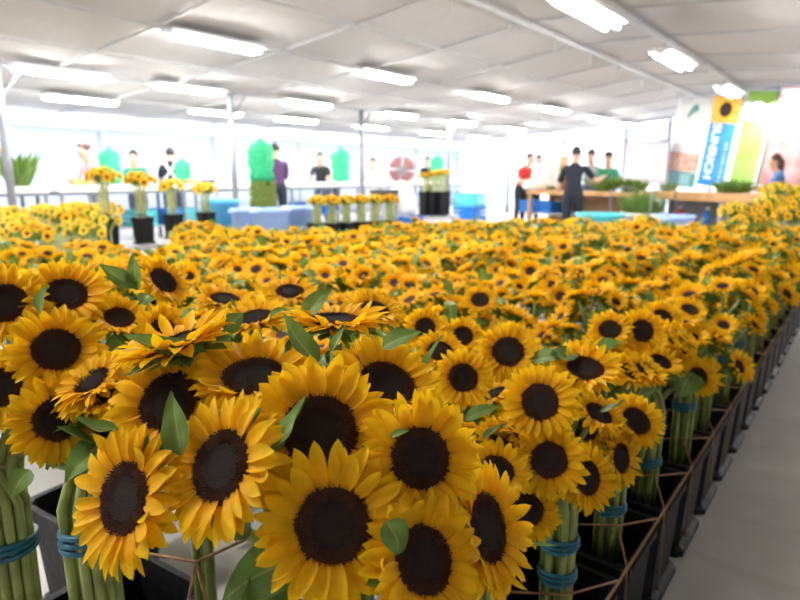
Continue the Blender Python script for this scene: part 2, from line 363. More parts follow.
# px, py, depth, diameter, facing, bundle, variant, label
H = [
 (333,525,.555,.146,(-.05,-.06,1),'M',0,'lowest big sunflower facing squarely out, front of the big near bunch'),
 (222,466,.585,.146,(-.66,.16,.70),'M',3,'big sunflower turned toward the benches with edge petals curled over its disc'),
 (126,498,.61,.150,(-.78,-.03,.6),'M',3,'big sunflower in near profile in front of the thick bare stems'),
 (320,432,.625,.165,(.04,.24,.96),'M',1,'largest sunflower with a green leaf curling over its dark disc'),
 (420,458,.60,.130,(.32,.04,.93),'M',2,'big sunflower facing the aisle, pale folded leaf tip above its disc'),
 (423,560,.555,.130,(.55,.1,.8),'M',1,'big sunflower cut off by the lower edge, turned to the aisle beside lowest bloom'),
 (486,528,.64,.150,(.84,.08,.5),'N',2,'big sunflower in near profile looking at the aisle above a bare stem gap'),
 (254,377,.69,.150,(-.08,.82,.55),'M',1,'tilted sunflower facing the ceiling with foreshortened disc above the curled-petal bloom'),
 (170,402,.70,.150,(-.45,.32,.8),'M',3,'half-hidden sunflower behind an upright green leaf under the edge-on bloom'),
 (178,343,.72,.155,(-.36,.92,.17),'M',4,'sunflower seen edge-on with its disc a thin brown strip over a leaf'),
 (388,384,.72,.146,(.33,.66,.64),'M',4,'sunflower with speckled disc facing up, behind the largest bloom'),
 (335,321,.84,.150,(.02,.97,.22),'M',2,'topmost sunflower of the big near bunch, disc almost hidden by upright leaves'),
 (58,419,.86,.135,(.0,.10,1),'A',0,'sunflower facing straight out directly above the thick tied stems'),
 (56,350,.90,.140,(.0,.36,.93),'A',1,'sunflower tipped slightly upward, middle one stacked over the tied stems'),
 (66,295,1.0,.140,(.02,.62,.78),'A',2,'sunflower with oval upturned disc, highest stacked over the tied stems'),
 (6,303,.95,.130,(-.2,.30,.93),'A',3,'sunflower with half its disc cut off by the photo edge, upper one'),
 (55,480,1.02,.12,(.0,.25,.9),'Q',5,'sunflower mostly hidden below the lower of the blooms over the tied stems') if False else (0,388,.88,.125,(-.3,.1,.95),'A',0,'sunflower almost wholly cut off by the photo edge beside tied stems'),
 (119,318,1.02,.105,(.1,.74,.66),'Q',4,'small upturned sunflower with wide oval disc behind the edge-on bloom'),
 (163,332,1.0,.10,(.45,.28,.85),'Q',2,'small sunflower with raised petals and little disc behind the edge-on bloom'),
 (112,372,1.0,.11,(.2,.8,.5),'Q',0,'shaded flat sunflower in the hollow beneath the small upturned one'),
 (128,402,.98,.115,(.1,.6,.75),'Q',1,'shaded sunflower in the hollow between the stacked blooms and the big bunch'),
 (100,440,1.05,.11,(-.1,.4,.9),'B',1,'shaded sunflower low in the hollow beside the profile bloom'),
 (163,281,1.15,.115,(.52,.55,.65),'Q',1,'sunflower turned away to the aisle beside pointed leaf tips'),
 (540,402,1.0,.130,(.0,.14,1),'R',0,'round sunflower facing out, upper of the stacked pair over taped stems'),
 (549,460,.98,.125,(.02,.0,1),'R',0,'round sunflower facing out, lower of the stacked pair over taped stems'),
 (508,352,1.16,.130,(.0,.36,.93),'R',1,'round sunflower tipped gently up, crowning the bunch with taped stems'),
 (587,478,1.04,.125,(.72,-.05,.65),'R',2,'sunflower in half profile facing the aisle just above teal tape'),
 (527,510,1.0,.115,(.12,-.1,1),'R',1,'lowest sunflower of the taped bunch, disc half behind a big bloom'),
 (585,369,1.12,.140,(.14,.74,.64),'R',4,'sunflower with flat oval disc facing up beside three green leaf tips'),
 (636,421,1.22,.125,(.52,.40,.72),'S',4,'sunflower leaning out over the aisle with slanted oval disc'),
 (620,458,1.2,.125,(.84,-.06,.5),'S',2,'sunflower in near profile hanging over the black buckets'),
 (505,445,1.1,.120,(.28,.1,.93),'R',1,'shaded sunflower tucked behind the stacked pair and a pale leaf'),
 (463,378,1.1,.115,(.2,.25,.95),'N',0,'sunflower with small disc behind the speckled-disc bloom and leaf tips'),
 (584,427,1.2,.120,(.40,.1,.9),'R',3,'sunflower peeping out beside the upper of the stacked pair'),
 (642,331,1.5,.120,(.38,.22,.9),'S',0,'rounded sunflower facing out at the crown of the next aisle bunch'),
 (610,330,1.5,.115,(.0,.5,.85),'S',1,'sunflower with half shaded disc next to the rounded crown bloom'),
 (660,362,1.5,.115,(.4,.72,.55),'S',4,'flat upturned sunflower on the slope of the second aisle bunch'),
 (480,300,1.9,.12,(0,.6,.8),'T',1,'upturned sunflower far behind the gently tipped round bloom'),
 (697,377,1.7,.12,(.5,.14,.85),'T',2,'sunflower drooping over the aisle above dark leaves'),
 (680,345,1.75,.12,(.6,.35,.7),'T',3,'sunflower facing the aisle just above the drooping one'),
 (662,318,1.8,.12,(.3,.45,.85),'T',1,'sunflower with part-hidden disc on the third aisle bunch'),
 (690,310,1.95,.115,(.35,.75,.55),'T',4,'flat sunflower near the crown of the third aisle bunch'),
 (425,328,1.5,.110,(.02,.1,1),'O',0,'small round sunflower facing out alone above the speckled bloom leaves'),
 (463,336,1.5,.105,(.1,.3,.9),'O',1,'small sunflower with upper disc visible beside the small round one'),
 (440,352,1.25,.11,(.1,.6,.8),'O',2,'small upturned sunflower just behind the folded upright leaf'),
 (375,310,1.15,.12,(.25,.8,.5),'O',4,'flat sunflower with ragged petals behind the big bunch crown'),
 (255,318,1.05,.125,(-.2,.9,.4),'O',5,'flat upturned sunflower behind the tilted ceiling-facing bloom'),
 (225,300,1.15,.12,(.1,.9,.4),'Q',5,'flat sunflower with hidden disc beyond the edge-on bloom'),
 (290,292,1.25,.12,(.0,.85,.5),'O',3,'yellow sunflower with hidden disc beyond the topmost near bloom'),
]
# leaves seen near the blooms: flower index -> (base x, y, depth, tip x, y, depth, width, facing, leaf shape)
HL = {
 11: [(318,362,.70,276,318,.70,.034,(.5,.6,.6),4), (332,352,.74,346,324,.74,.016,(-.6,.3,.7),3), (305,318,.86,330,284,.87,.03,(-.5,.3,.8),0), (300,322,.86,268,300,.88,.026,(.3,.8,.5),2)],
 8: [(182,455,.60,170,390,.62,.030,(-.35,.15,.9),3)],
 3: [(272,447,.575,316,398,.565,.026,(-.45,.45,.75),4)],
 10: [(383,348,.74,419,328,.72,.024,(.1,.6,.8),0), (424,372,.80,441,334,.80,.013,(-.7,.2,.6),3)],
 0: [(386,522,.54,408,556,.525,.028,(.3,.35,.9),2), (300,560,.64,212,590,.60,.060,(.1,.5,.8),1), (290,585,.63,236,612,.6,.07,(.2,.5,.8),4)],
 9: [(206,352,.69,119,346,.66,.026,(-.1,.75,.65),4), (225,330,.72,243,312,.72,.026,(.3,.6,.7),0)],
 1: [(250,520,.62,216,540,.60,.036,(-.1,.6,.8),4)],
 2: [(118,430,.66,70,424,.64,.02,(0,.8,.5),4)],
 4: [(391,438,.585,409,428,.585,.010,(.2,.8,.5),0)],
 6: [(505,536,.72,555,554,.72,.016,(.2,.8,.5),4)],
 13: [(40,312,.9,46,286,.88,.03,(-.4,.5,.7),3)],
 12: [(30,470,.86,6,496,.83,.035,(-.3,.5,.8),1), (45,463,.86,84,480,.82,.026,(.2,.7,.6),4)],
 22: [(140,288,1.1,96,268,1.08,.04,(-.1,.7,.7),4), (138,290,1.1,132,252,1.1,.035,(-.5,.4,.7),3), (150,296,1.1,136,306,1.05,.028,(.0,.7,.7),1)],
 25: [(530,362,1.14,566,352,1.1,.04,(.1,.8,.6),0)],
 28: [(600,412,1.12,629,404,1.08,.03,(.1,.8,.6),4), (598,348,1.16,622,340,1.15,.028,(.1,.6,.8),0), (575,352,1.16,545,362,1.1,.04,(.1,.7,.7),4)],
 31: [(466,420,.98,499,403,.96,.022,(.1,.6,.8),0), (483,440,.95,507,422,.93,.016,(.2,.7,.7),3)],
 38: [(670,378,1.72,640,352,1.72,.09,(.1,.6,.8),1), (672,385,1.72,636,380,1.68,.09,(.1,.7,.7),2), (690,372,1.7,680,395,1.65,.09,(.2,.5,.8),1)],
 44: [(395,330,1.3,372,300,1.3,.04,(.2,.5,.8),3)],
 46: [(235,330,1.1,232,298,1.1,.03,(.3,.3,.9),3)],
}
cnt = {}
for i, (px, py, d, dia, n, bk, var, lab) in enumerate(H):
    k = cnt.get(bk, 0); cnt[bk] = k+1
    lv = [(at(a, b, c), at(e, f, g), w, seen_dir(*nn, a, b), v) for (a, b, c, e, f, g, w, nn, v) in HL.get(i, [])]
    if i in (17, 18, 19, 20, 21): lv += [(at(px, py+14, d), at(px+R.uniform(-40, 40), py+R.uniform(10, 60), d-.04), .05, seen_dir(R.uniform(-.4, .4), .6, .7, px, py), R.randrange(6)) for _ in range(2)]
    make_sunflower(at(px, py, d), seen_dir(*n, px, py), dia, BUN[bk], SLOTS[k % len(SLOTS)], lab, None, True, var, R.uniform(0, 6.28), lv, 1 if i > 27 else (2 if i == 25 else 0), .0072)
# thick bare stems that belong to blooms out of frame or deep inside the near bunches
def bare_stems(bk, n):
    k0 = cnt.get(bk, 0)
    return [(SLOTS[k % len(SLOTS)], k) for k in range(k0, max(n, k0))]
NAMED = {'A': 'the tied stems at the photo edge', 'B': 'the slanting tied stems behind the profile bloom', 'R': 'the double-taped stems', 'S': 'the second taped bunch by the aisle', 'N': 'the bunch between the front bucket and the taped stems', 'T': 'the third taped bunch by the aisle'}
deep = {'A': V((-.2, -.55, .8)), 'B': V((-.1, -.1, .95)), 'R': V((-.5, .3, .8)), 'S': V((-.5, .3, .8)), 'N': V((-.3, .4, .8)), 'T': V((-.5, .3, .8))}
for bk, need in (('A', 17), ('B', 16), ('R', 16), ('S', 14), ('N', 9), ('T', 14)):
    for s, k in bare_stems(bk, need):
        t = BUN[bk][0]; a = k*2.4; rr = .05+.07*R.random()
        hd = V((t.x-.05+rr*math.cos(a), t.y+.03+rr*math.sin(a), .76 if bk not in 'AB' else .86+.06*R.random()))
        if bk == 'A': hd = V((t.x-.13+.07*math.cos(a), t.y-.08+.08*math.sin(a), .86+.05*R.random()))
        if bk == 'B': hd = V((t.x-.06+.06*math.cos(a), t.y+.12+.07*math.sin(a), .87+.05*R.random()))
        nn = V((math.cos(a)*.5, math.sin(a)*.5, .9))
        make_sunflower(hd, nn, .11, BUN[bk], s, 'sunflower whose bare stem shows in '+NAMED[bk], 'stems of '+NAMED[bk], True, k, R.uniform(0, 6), (), 1, .0072)

# ------------------------------------------------------------------ the field of bunches
PITCHX, PITCHY = .262, .31
def ymax(x): return float(np.interp(x, [-5.6, -5.0, -3.6, -3.25, -2.2, -1.2, -.4], [2.9, 3.1, 3.5, 4.9, 6.3, 6.6, 6.3]))
def ymin(x):
    if x > -.6: return 1.95
    if x > -.85: return 1.0
    if x > -2.35: return .43*abs(x)+.33
    return .8
spots = []
for c in range(20):
    for j in range(21):
        x = -.435-PITCHX*c; y = 1.09+PITCHY*(j-3)
        if abs(x) > 1.62*y and proj((x, y, .78))[2] > 3.75: continue
        if ymin(x) <= y <= ymax(x): spots.append((c, j, x, y))
cand = []      # procedural flowers
for (c, j, x, y) in spots:
    bx = x+(.03 if c == 0 else R.uniform(-.03, .03)); by = y+R.uniform(-.03, .03)
    top = R.gauss(.79, .028)-.012*max(0, y-2)+(.02 if c == 0 else 0); Rd = R.uniform(.125, .155); n = 12
    pale = R.random()*.5
    for k in range(n):
        if k == 0: th = R.uniform(0, .25)
        elif k < 5: th = R.uniform(.5, .8)
        else: th = R.uniform(1.0, 1.5)
        ph = (k*2.39996+c+j*1.7) if k < 5 else (k*2*PI/7+R.uniform(-.25, .25)+j)
        d = V((math.sin(th)*math.cos(ph), math.sin(th)*math.sin(ph), math.cos(th)))
        hd = V((bx, by, top-Rd))+V((d.x*Rd*1.08, d.y*Rd*1.08, d.z*Rd))+V((R.uniform(-.012, .012), R.uniform(-.012, .012), R.uniform(-.02, .015)))
        nn = (d+V((R.uniform(-.35, .35), R.uniform(-.35, .35), R.uniform(.0, .7)))).normalized()
        if R.random() < .16: nn = (nn+(CAM-hd).normalized()*.5).normalized()
        dia = R.uniform(.098, .128)
        if R.random() < .12: dia *= .75
        cand.append(dict(h=hd, n=nn, dia=dia, c=c, j=j, b=(bx, by), k=k, th=th, ph=ph))
# which of them show largest: splat the blooms far to near and count what stays visible
GW, GH = 800, 600
zid = np.full((GH, GW), -1, dtype=np.int32); order = []
hand = [(at(px, py, d), dia) for (px, py, d, dia, *_r) in H]
for i, f in enumerate(cand):
    x, y, d = proj(f['h']); order.append((d, i, x, y, f['dia']*.5*600/max(d, .05)))
for (p, dia) in hand:
    x, y, d = proj(p); order.append((d, -2, x, y, dia*.5*600/d))
order.sort(key=lambda t: -t[0])
for d, i, x, y, r in order:
    if d < .2 or x < -r or x > GW+r or y < -r or y > GH+r: continue
    vert = 1.0
    if i >= 0:
        nv = cand[i]['n'].dot((CAM-cand[i]['h']).normalized()); vert = max(.35, abs(nv))
    y0, y1, x0, x1 = max(0, int(y-r)), min(GH, int(y+r)+1), max(0, int(x-r)), min(GW, int(x+r)+1)
    if y0 >= y1 or x0 >= x1: continue
    yy, xx = np.mgrid[y0:y1, x0:x1]
    zid[y0:y1, x0:x1][((xx-x)**2+((yy-y)/vert)**2) <= r*r] = i
vis = np.bincount(zid[zid >= 0].ravel(), minlength=len(cand))
n_hand = sum(1 for o in sc.objects if o.name.startswith('sunflower') and o.parent is None)
best = [int(i) for i in np.argsort(-vis)[:max(0, 300-n_hand)] if vis[i] > 0]
bestset = set(best)
# labels of the individually built ones: which bunch, then which bloom of it
CROW = {0: 'of the row along the aisle'}
def crow(c): return 'along the aisle' if c == 0 else 'in the %s row in from the aisle' % ORD[c]
def facing(n):
    tc = V((CAM.x, CAM.y, 0)).normalized() if False else None
    if n.z > .82: return 'facing the ceiling'
    az = math.degrees(math.atan2(n.x, n.y))
    v = (-fw.x*n.x-fw.y*n.y); s = rt.dot(n)
    if v > abs(s)*1.2: return 'facing the viewer'
    if v < -abs(s)*.8: return 'turned to the far wall'
    return 'turned to the aisle' if s > 0 else 'turned to the workbenches'
rows = {}
for i in best: rows.setdefault(cand[i]['c'], set()).add(cand[i]['j'])
rowpos = {c: {j: q for q, j in enumerate(sorted(js))} for c, js in rows.items()}
byb = {}
for i in best: byb.setdefault((cand[i]['c'], cand[i]['j']), {}).setdefault(facing(cand[i]['n']), []).append(i)
labels = {}
for (c, j), d in byb.items():
    for fc, ids in d.items():
        ids.sort(key=lambda i: -cand[i]['h'].z)
        for q, i in enumerate(ids):
            if len(ids) == 1: w = ''
            elif len(ids) == 2: w = ('higher ', 'lower ')[q]
            elif q == 0: w = 'highest '
            elif q == len(ids)-1: w = 'lowest '
            else: w = ORD[q]+' highest ' 
            labels[i] = '%ssunflower %s, %s bunch %s' % (w, fc, ORD[rowpos[c][j]], 'along the aisle' if c == 0 else 'of %s row from aisle' % ORD[c])
for i in best:
    f = cand[i]; (bx, by) = f['b']; slot = SLOTS[f['k'] % len(SLOTS)]
    d = (f['h']-CAM).length
    make_sunflower(f['h'], f['n'], f['dia']*(1.03 if d < 1.6 else 1), (V((bx, by, .52)), V((bx, by, .04))), slot, labels[i], 'sunflowers %s' % crow(f['c']), d < 1.7, R.randrange(6), R.uniform(0, 6.28), (), 2 if f['k'] < 7 else 1, .006)

# the rest of the field: one uncountable mass
def lod_template(seed, rd=.37):
    r = random.Random(seed); V_, F_, A_, MI = [], [], [], []
    def quad(p, a, mi):
        o = len(V_); V_.extend(p); A_.extend(a); F_.append((o, o+1, o+2, o+3)); MI.append(mi)
    for k, (n, e) in enumerate(((14, .55), (14, .18))):
        for i in range(n):
            az = 2*PI*(i+.5*k)/n+r.uniform(-.1, .1); L = (1-rd*.8)*r.uniform(.85, 1.08); e1 = e+r.uniform(-.2, .2); e2 = e1-r.uniform(0, .7)
            c, s = math.cos(az), math.sin(az); r0 = rd*.8
            ps = []
            x, z = r0, 0
            for (l, w, e_) in ((0, .11, e1), (.55, .17, e1), (.45, .035, e2)):
                x += L*l*math.cos(e_); z += L*l*math.sin(e_); ps.append((x, z, w))
            for (a, b, ta, tb) in ((0, 1, 0., .55), (1, 2, .55, 1.)):
                (xa, za, wa), (xb, zb, wb) = ps[a], ps[b]
                quad([(xa*c+wa*s, xa*s-wa*c, za), (xb*c+wb*s, xb*s-wb*c, zb), (xb*c-wb*s, xb*s+wb*c, zb), (xa*c-wa*s, xa*s+wa*c, za)], [ta, tb, tb, ta], 0)
    pr = [(0.01, .05), (.55, .05), (.85, .06), (1, -.06)]
    for (a, za), (b, zb) in zip(pr, pr[1:]):
        for i in range(8):
            t0, t1 = 2*PI*i/8, 2*PI*(i+1)/8
            quad([(rd*a*math.cos(t0), rd*a*math.sin(t0), za), (rd*b*math.cos(t0), rd*b*math.sin(t0), zb), (rd*b*math.cos(t1), rd*b*math.sin(t1), zb), (rd*a*math.cos(t1), rd*a*math.sin(t1), za)], [a, b, b, a], 1)
    for (a, za), (b, zb) in (((.08, -.4), (.45, -.2)), ((.45, -.2), (.62, .0))):
        for i in range(8):
            t0, t1 = 2*PI*i/8, 2*PI*(i+1)/8
            quad([(a*math.cos(t0), a*math.sin(t0), za), (a*math.cos(t1), a*math.sin(t1), za), (b*math.cos(t1), b*math.sin(t1), zb), (b*math.cos(t0), b*math.sin(t0), zb)], [.5]*4, 2)
    for i in range(2):                                   # leaves below the head
        az = r.uniform(0, 2*PI); c, s = math.cos(az), math.sin(az); up_ = r.uniform(.0, 1.0)
        P = [(.1, .05, -.75), (.7, .4, -.75+.8*up_), (1.3, .32, -.75+1.5*up_), (1.9, .02, -.75+1.7*up_-.25)]
        for (xa, wa, za), (xb, wb, zb) in zip(P, P[1:]):
            for sg in (1, -1):
                pa = (xa*c-sg*wa*s, xa*s+sg*wa*c, za+.15*wa); pb = (xb*c-sg*wb*s, xb*s+sg*wb*c, zb+.15*wb)
                q = [(xa*c, xa*s, za), (xb*c, xb*s, zb), pb, pa]
                quad(q if sg > 0 else q[::-1], [0, 0, 1, 1] if sg > 0 else [1, 1, 0, 0], 3)
    return np.array(V_, float), np.array(F_, np.int64), np.array(A_), np.array(MI)
TPL = [lod_template(s) for s in range(5)]
vv, ff, aa, mm = [], [], [], []; off = 0
for i, f in enumerate(cand):
    if i in bestset: continue
    tv, tf, ta, tm = TPL[R.randrange(5)]
    rot = np.array(frame_to(f['n'], R.uniform(0, 6.28)))*f['dia']*.5
    vv.append(tv@rot.T+np.array(f['h'])); ff.append(tf+off); aa.append(ta); mm.append(tm); off += len(tv)
    bx, by = f['b']; s = SLOTS[f['k'] % len(SLOTS)]
    if f['c'] <= 1 or f['j']*PITCHY < 2.3:               # stems where they can be seen
        mb = MB(); mb.tube([f['h']-f['n']*.03, f['h']-f['n']*.09-V((0, 0, .03)), V((bx+s.x, by+s.y, .50)), V((bx+s.x, by+s.y, .04))], .0055, 4, False)
        tv = np.array([tuple(p) for p in mb.v]); vv.append(tv); ff.append(np.array(mb.f)+off); aa.append(np.full(len(tv), .5)); mm.append(np.full(len(mb.f), 4)); off += len(tv)
for (c, j, x, y) in spots:                              # the lower foliage of every bunch
    for q in range(14 if c else 0):
        a, r_ = R.uniform(0, 6.28), R.uniform(.02, .13); b = V((x+r_*math.cos(a), y+r_*math.sin(a), R.uniform(.50, .64))); a += R.uniform(-1, 1)
        d = V((math.cos(a), math.sin(a), R.uniform(-.3, .35))); s = V((-math.sin(a), math.cos(a), 0)); L = R.uniform(.10, .15)
        P = [b, b+d*L*.5+s*.04, b+d*L+V((0, 0, -.02)), b+d*L*.5-s*.04]
        vv.append(np.array([tuple(p) for p in P])); ff.append(np.array([[0, 1, 2, 3]])+off); aa.append(np.array([0, 1, .4, 1])); mm.append(np.array([3])); off += 4
vv = np.concatenate(vv); ff = np.concatenate(ff); aa = np.concatenate(aa); mm = np.concatenate(mm)
me = bpy.data.meshes.new('sunflower_field')
me.vertices.add(len(vv)); me.vertices.foreach_set('co', vv.astype(np.float32).ravel())
me.loops.add(ff.size); me.loops.foreach_set('vertex_index', ff.astype(np.int32).ravel())
me.polygons.add(len(ff)); me.polygons.foreach_set('loop_start', (np.arange(len(ff))*4).astype(np.int32))
for k in ('petal', 'disc', 'calyx', 'leaf', 'stem'): me.materials.append(M[k])
me.update(calc_edges=True)
me.polygons.foreach_set('material_index', mm.astype(np.int32)); me.polygons.foreach_set('use_smooth', np.ones(len(ff), dtype=bool))
at_ = me.attributes.new('pt', 'FLOAT', 'POINT'); at_.data.foreach_set('value', aa.astype(np.float32)); me.validate()
fo = link('sunflower_field', me)
tag(fo, 'distant mass of sunflower heads filling the rows of buckets behind the near bunches', 'flowers', None, 'stuff')

# ------------------------------------------------------------------ buckets, ties, twine along the aisle
def bucket_mesh(w=.135, l=.14, h=.32):
    mb = MB(); t = .004
    def ring(a, b, z): 
        c = .022; P = [(a-c, -b), (a, -b+c), (a, b-c), (a-c, b), (-a+c, b), (-a, b-c), (-a, -b+c), (-a+c, -b)]
        return [(x, y, z) for x, y in P]
    secs = [ring(w*.94, l*.94, 0), ring(w*.94, l*.94, .02), ring(w*.80, l*.82, .028), ring(w*.90, l*.9, h*.86), ring(w*.97, l*.97, h*.87), ring(w*.98, l*.98, h-.008), ring(w+.004, l, h), ring(w*.98-.012, l*.98-.012, h), ring(w*.9-.008, l*.9-.008, h*.85), ring(w*.8-.006, l*.82-.006, .03)]
    vs = [p for s in secs for p in s]; n = 8
    fs = [(i*n+j, i*n+(j+1) % n, (i+1)*n+(j+1) % n, (i+1)*n+j) for i in range(len(secs)-1) for j in range(n)]
    fs += [tuple(range(n))[::-1], tuple((len(secs)-1)*n+j for j in range(n))]
    mb.add(vs, fs); return mb
proto = None
for q in range(21):
    y = .47+.31*q
    lab = ('front black flower bucket under the big near bunch' if q == 0 else '%s black flower bucket along the concrete aisle' % ORD[q])
    if q > 19: lab = 'last black flower bucket at the far end of the aisle row'
    if proto is None:
        proto = thing('flower_bucket', lab, 'bucket', (-.468, y, 0), 0, 'black buckets along the aisle')
        bucket_mesh().build('body', M['bucket'], proto)
        for sx in (-1, 1):
            mb = MB(); mb.box(sx*.1-.02, sx*.1+.02, -.141, -.132, .285, .312); bevel(mb.build('lug', M['bucket'], proto), .003)
    else: dup(proto, (-.468, y, 0), 0, lab)
QA, QB = atz(56, 486, .32), atz(62, 588, .32)
for lab, (x, y) in (('black bucket holding the slanting tied stems', (-.80, .33)), ('black bucket half hidden between two near stem bundles', (QA.x+.135, QA.y+.05)), ('black bucket whose near corner shows between the thick stems at the lower edge', (QB.x+.135, QB.y+.05)), ('black bucket inside the near bunch, behind the front bucket', (-.745, .62))):
    dup(proto, (x, y, 0), .1, lab, 'black buckets among the near bunches')
def tie(bt, z, lab, n_=2, rad=.041):
    rad *= .86; n = 3
    t, b = bt; k = (z-b.z)/(t.z-b.z); c = b+(t-b)*k; mb = MB()
    ax = (t-b).normalized()
    for q in range(n):
        pts = []
        for a in range(20):
            an = 2*PI*a/20; rr = rad+.0015*math.sin(3*an+q)
            pts.append(c+V((rr*math.cos(an), rr*math.sin(an), (q-(n-1)/2)*.0075+.004*math.sin(an+q))))
        mb.tube(pts, (.0045), 6, False, True)
    o = mb.build('stem_tie', M['tape'], None, True); tag(o, lab, 'tie', 'teal ties round the stems')
tie(BUN['A'], .645, 'teal tape round the thick stems at the photo edge', 2, .042)
tie(BUN['B'], .715, 'teal tape round the slanting stems behind the profile bloom', 2, .040)
tie(BUN['R'], .475, 'upper teal tape on the double-taped stems', 2, .043); tie(BUN['R'], .40, 'lower teal tape on the double-taped stems', 2, .042)
tie(BUN['S'], .50, 'upper teal tape on the second aisle bunch', 2, .041); tie(BUN['S'], .40, 'lower teal tape on the second aisle bunch', 2, .041)
tie(BUN['T'], .50, 'upper teal tape on the third aisle bunch', 2, .041); tie(BUN['T'], .40, 'lower teal tape on the third aisle bunch', 2, .041)
aisle = [(c, j, x, y) for (c, j, x, y) in spots if c == 0]
for q, (c, j, x, y) in enumerate(aisle[:8]):
    bx, by = x+.03, y
    for f in cand:
        if f['c'] == 0 and f['j'] == j: bx, by = f['b']; break
    b = (V((bx, by, .52)), V((bx, by, .04)))
    tie(b, .47, 'teal tape round the stems of the %s aisle bunch' % ORD[q+3], 2, .038)
for q in range(1, 16):
    y = .47+.31*q; cx = -.425; mb = MB()
    o1, o2 = V((-.338, y-.13, .325)), V((-.338, y+.13, .325))
    pts = [o1, V((cx+.02, y-.05, .375)), V((cx-.02, y-.052, .38)), V((-.585, y-.13, .325))]
    mb.tube([o1, V((cx+.035, y-.047, .372)), V((-.5, y-.10, .36)), V((-.588, y-.125, .326))], .0028, 5)
    mb.tube([V((cx+.035, y-.047, .372)), o2], .0028, 5)
    mb.tube([o1, o2, o2+V((0, .05, .003))], .0035, 5)
    mb.tube([V((-.5, y-.10, .36)), V((-.51, y-.115, .2)), V((-.49, y-.12, .08))], .0025, 5)
    mb.tube([o1, o1+V((.0035, -.004, -.12)), o1+V((.003, -.003, -.24))], .0022, 5)
    tag(mb.build('twine', M['twine'], None, True), 'tan twine strung across the %s bucket of the aisle row' % ORD[q], 'twine', 'twine tying the aisle buckets')
mb = MB(); p = [at(150, 548, .72), at(196, 562, .66), at(262, 540, .72)]
mb.tube([at(140, 552, .78), at(196, 562, .66), at(300, 515, .85)], .002, 5); mb.tube([at(196, 562, .66), at(188, 600, .66), at(186, 640, .68)], .002, 5); mb.tube([at(196, 562, .66), at(206, 600, .66), at(210, 640, .68)], .002, 5)
tag(mb.build('twine', M['twine'], None, True), 'tan twine knotted over the front bucket below the curled-petal bloom', 'twine', 'twine tying the aisle buckets')
# ------------------------------------------------------------------ the hall
XL, XR, YB, YF = -13.6, 4.2, -4.0, 21.5
PROF = [(-13.6, 2.52), (-11.1, 2.66), (-9.4, 2.76), (-6.5, 2.94), (-3.85, 3.24), (-2.65, 3.22), (0, 3.0), (4.2, 2.5)]
def ceil_z(x): return float(np.interp(x, [p[0] for p in PROF], [p[1] for p in PROF]))
mb = MB(); mb.box(XL-.3, XR+.3, YB-.3, YF+4, -.1, 0); struct('floor', mb, M['floor'])
mb = MB()
ys = np.arange(YB-.2, YF+.25, .45); xs = sorted(set([p[0] for p in PROF]+list(np.arange(-13.6, 4.3, .6))))
rr = random.Random(3); vs = []
for y in ys:
    for x in xs:
        sag = .045*abs(math.sin(PI*(y-.4)/1.8)); vs.append((x, y, ceil_z(x)-.07+sag*.8+rr.uniform(-.012, .012)))
nx = len(xs)
mb.add(vs, [(i*nx+j, i*nx+j+1, (i+1)*nx+j+1, (i+1)*nx+j) for i in range(len(ys)-1) for j in range(nx-1)])
ce = mb.build('ceiling', M['ceiling'], None, True); ce['kind'] = 'structure'
so = ce.modifiers.new('thick', 'SOLIDIFY'); so.thickness = .01; so.offset = 1
# longitudinal and cross purlins
def trim(n, pts, r, m='steel', k=8):
    mb = MB(); mb.tube(pts, r, k); return struct('trim_%d' % n, mb, M[m], True)
tn = 1
M['pipe'] = mat('grey_pipe', (.46, .46, .47), .5, .1, 5)
for x, r in ((-3.85, .045), (-2.65, .05), (-5.2, .018), (-6.5, .018), (-8.0, .018), (-9.4, .03), (-11.1, .02)):
    trim(tn, [(x, YB, ceil_z(x)-.12), (x, YF, ceil_z(x)-.12)], r, 'pipe'); tn += 1
y = .4
while y < YF:
    trim(tn, [(px, y, pz-.10) for px, pz in PROF], .016, 'pipe', 6); tn += 1; y += 1.8
for k in range(12):                                       # short hangers below the ridge pipe
    mb = MB(); yy = 3.1+1.8*k*.75; mb.tube([(-3.85, yy, ceil_z(-3.85)-.12), (-3.85, yy, ceil_z(-3.85)-.34)], .012, 6); struct('trim_%d' % tn, mb, M['pipe']); tn += 1
# walls: white vinyl on the bench side, clear vinyl window strip along its top
def sheet(name, p0, p1, z0, z1, m, thick=.02, seg=12):
    p0, p1 = V(p0), V(p1); d = (p1-p0); nn = V((-d.y, d.x, 0)).normalized(); mb = MB(); r = random.Random(hash(name) % 97 if False else len(name))
    vs = []
    for i in range(seg+1):
        w = nn*(.03*math.sin(i*1.9)+.01*r.uniform(-1, 1))
        for z in (z0, (z0+z1)/2, z1): q = p0+d*(i/seg)+w; vs.append((q.x, q.y, z))
    mb.add(vs, [(i*3+j, (i+1)*3+j, (i+1)*3+j+1, i*3+j+1) for i in range(seg) for j in range(2)])
    o = mb.build(name, M[m], None, True); s = o.modifiers.new('thick', 'SOLIDIFY'); s.thickness = .006
    return o
def wall(name, *a, **k): o = sheet(name, *a, **k); o['kind'] = 'structure'; return o
wall('wall_left', (XL, YB, 0), (XL, YF, 0), 0, 2.18, 'wallsheet', seg=40)
wall('window_1', (XL, YB, 0), (XL, YF, 0), 2.18, 2.5, 'clear', seg=40)
trim(tn, [(XL+.05, YB, 2.18), (XL+.05, YF, 2.18)], .03, 'pipe'); tn += 1
for k in range(9): trim(tn, [(XL+.06, -2+2.9*k, 0), (XL+.06, -2+2.9*k, 2.5)], .03, 'pipe'); tn += 1
wall('window_3', (XL, YF, 0), (-9.2, YF, 0), 0, 2.75, 'clear')
wall('window_2', (-9.2, YF, 0), (-2.0, YF, 0), 0, 3.15, 'clear')
wall('wall_end', (-2.0, YF, 0), (XR, YF, 0), 0, 3.2, 'wallsheet')
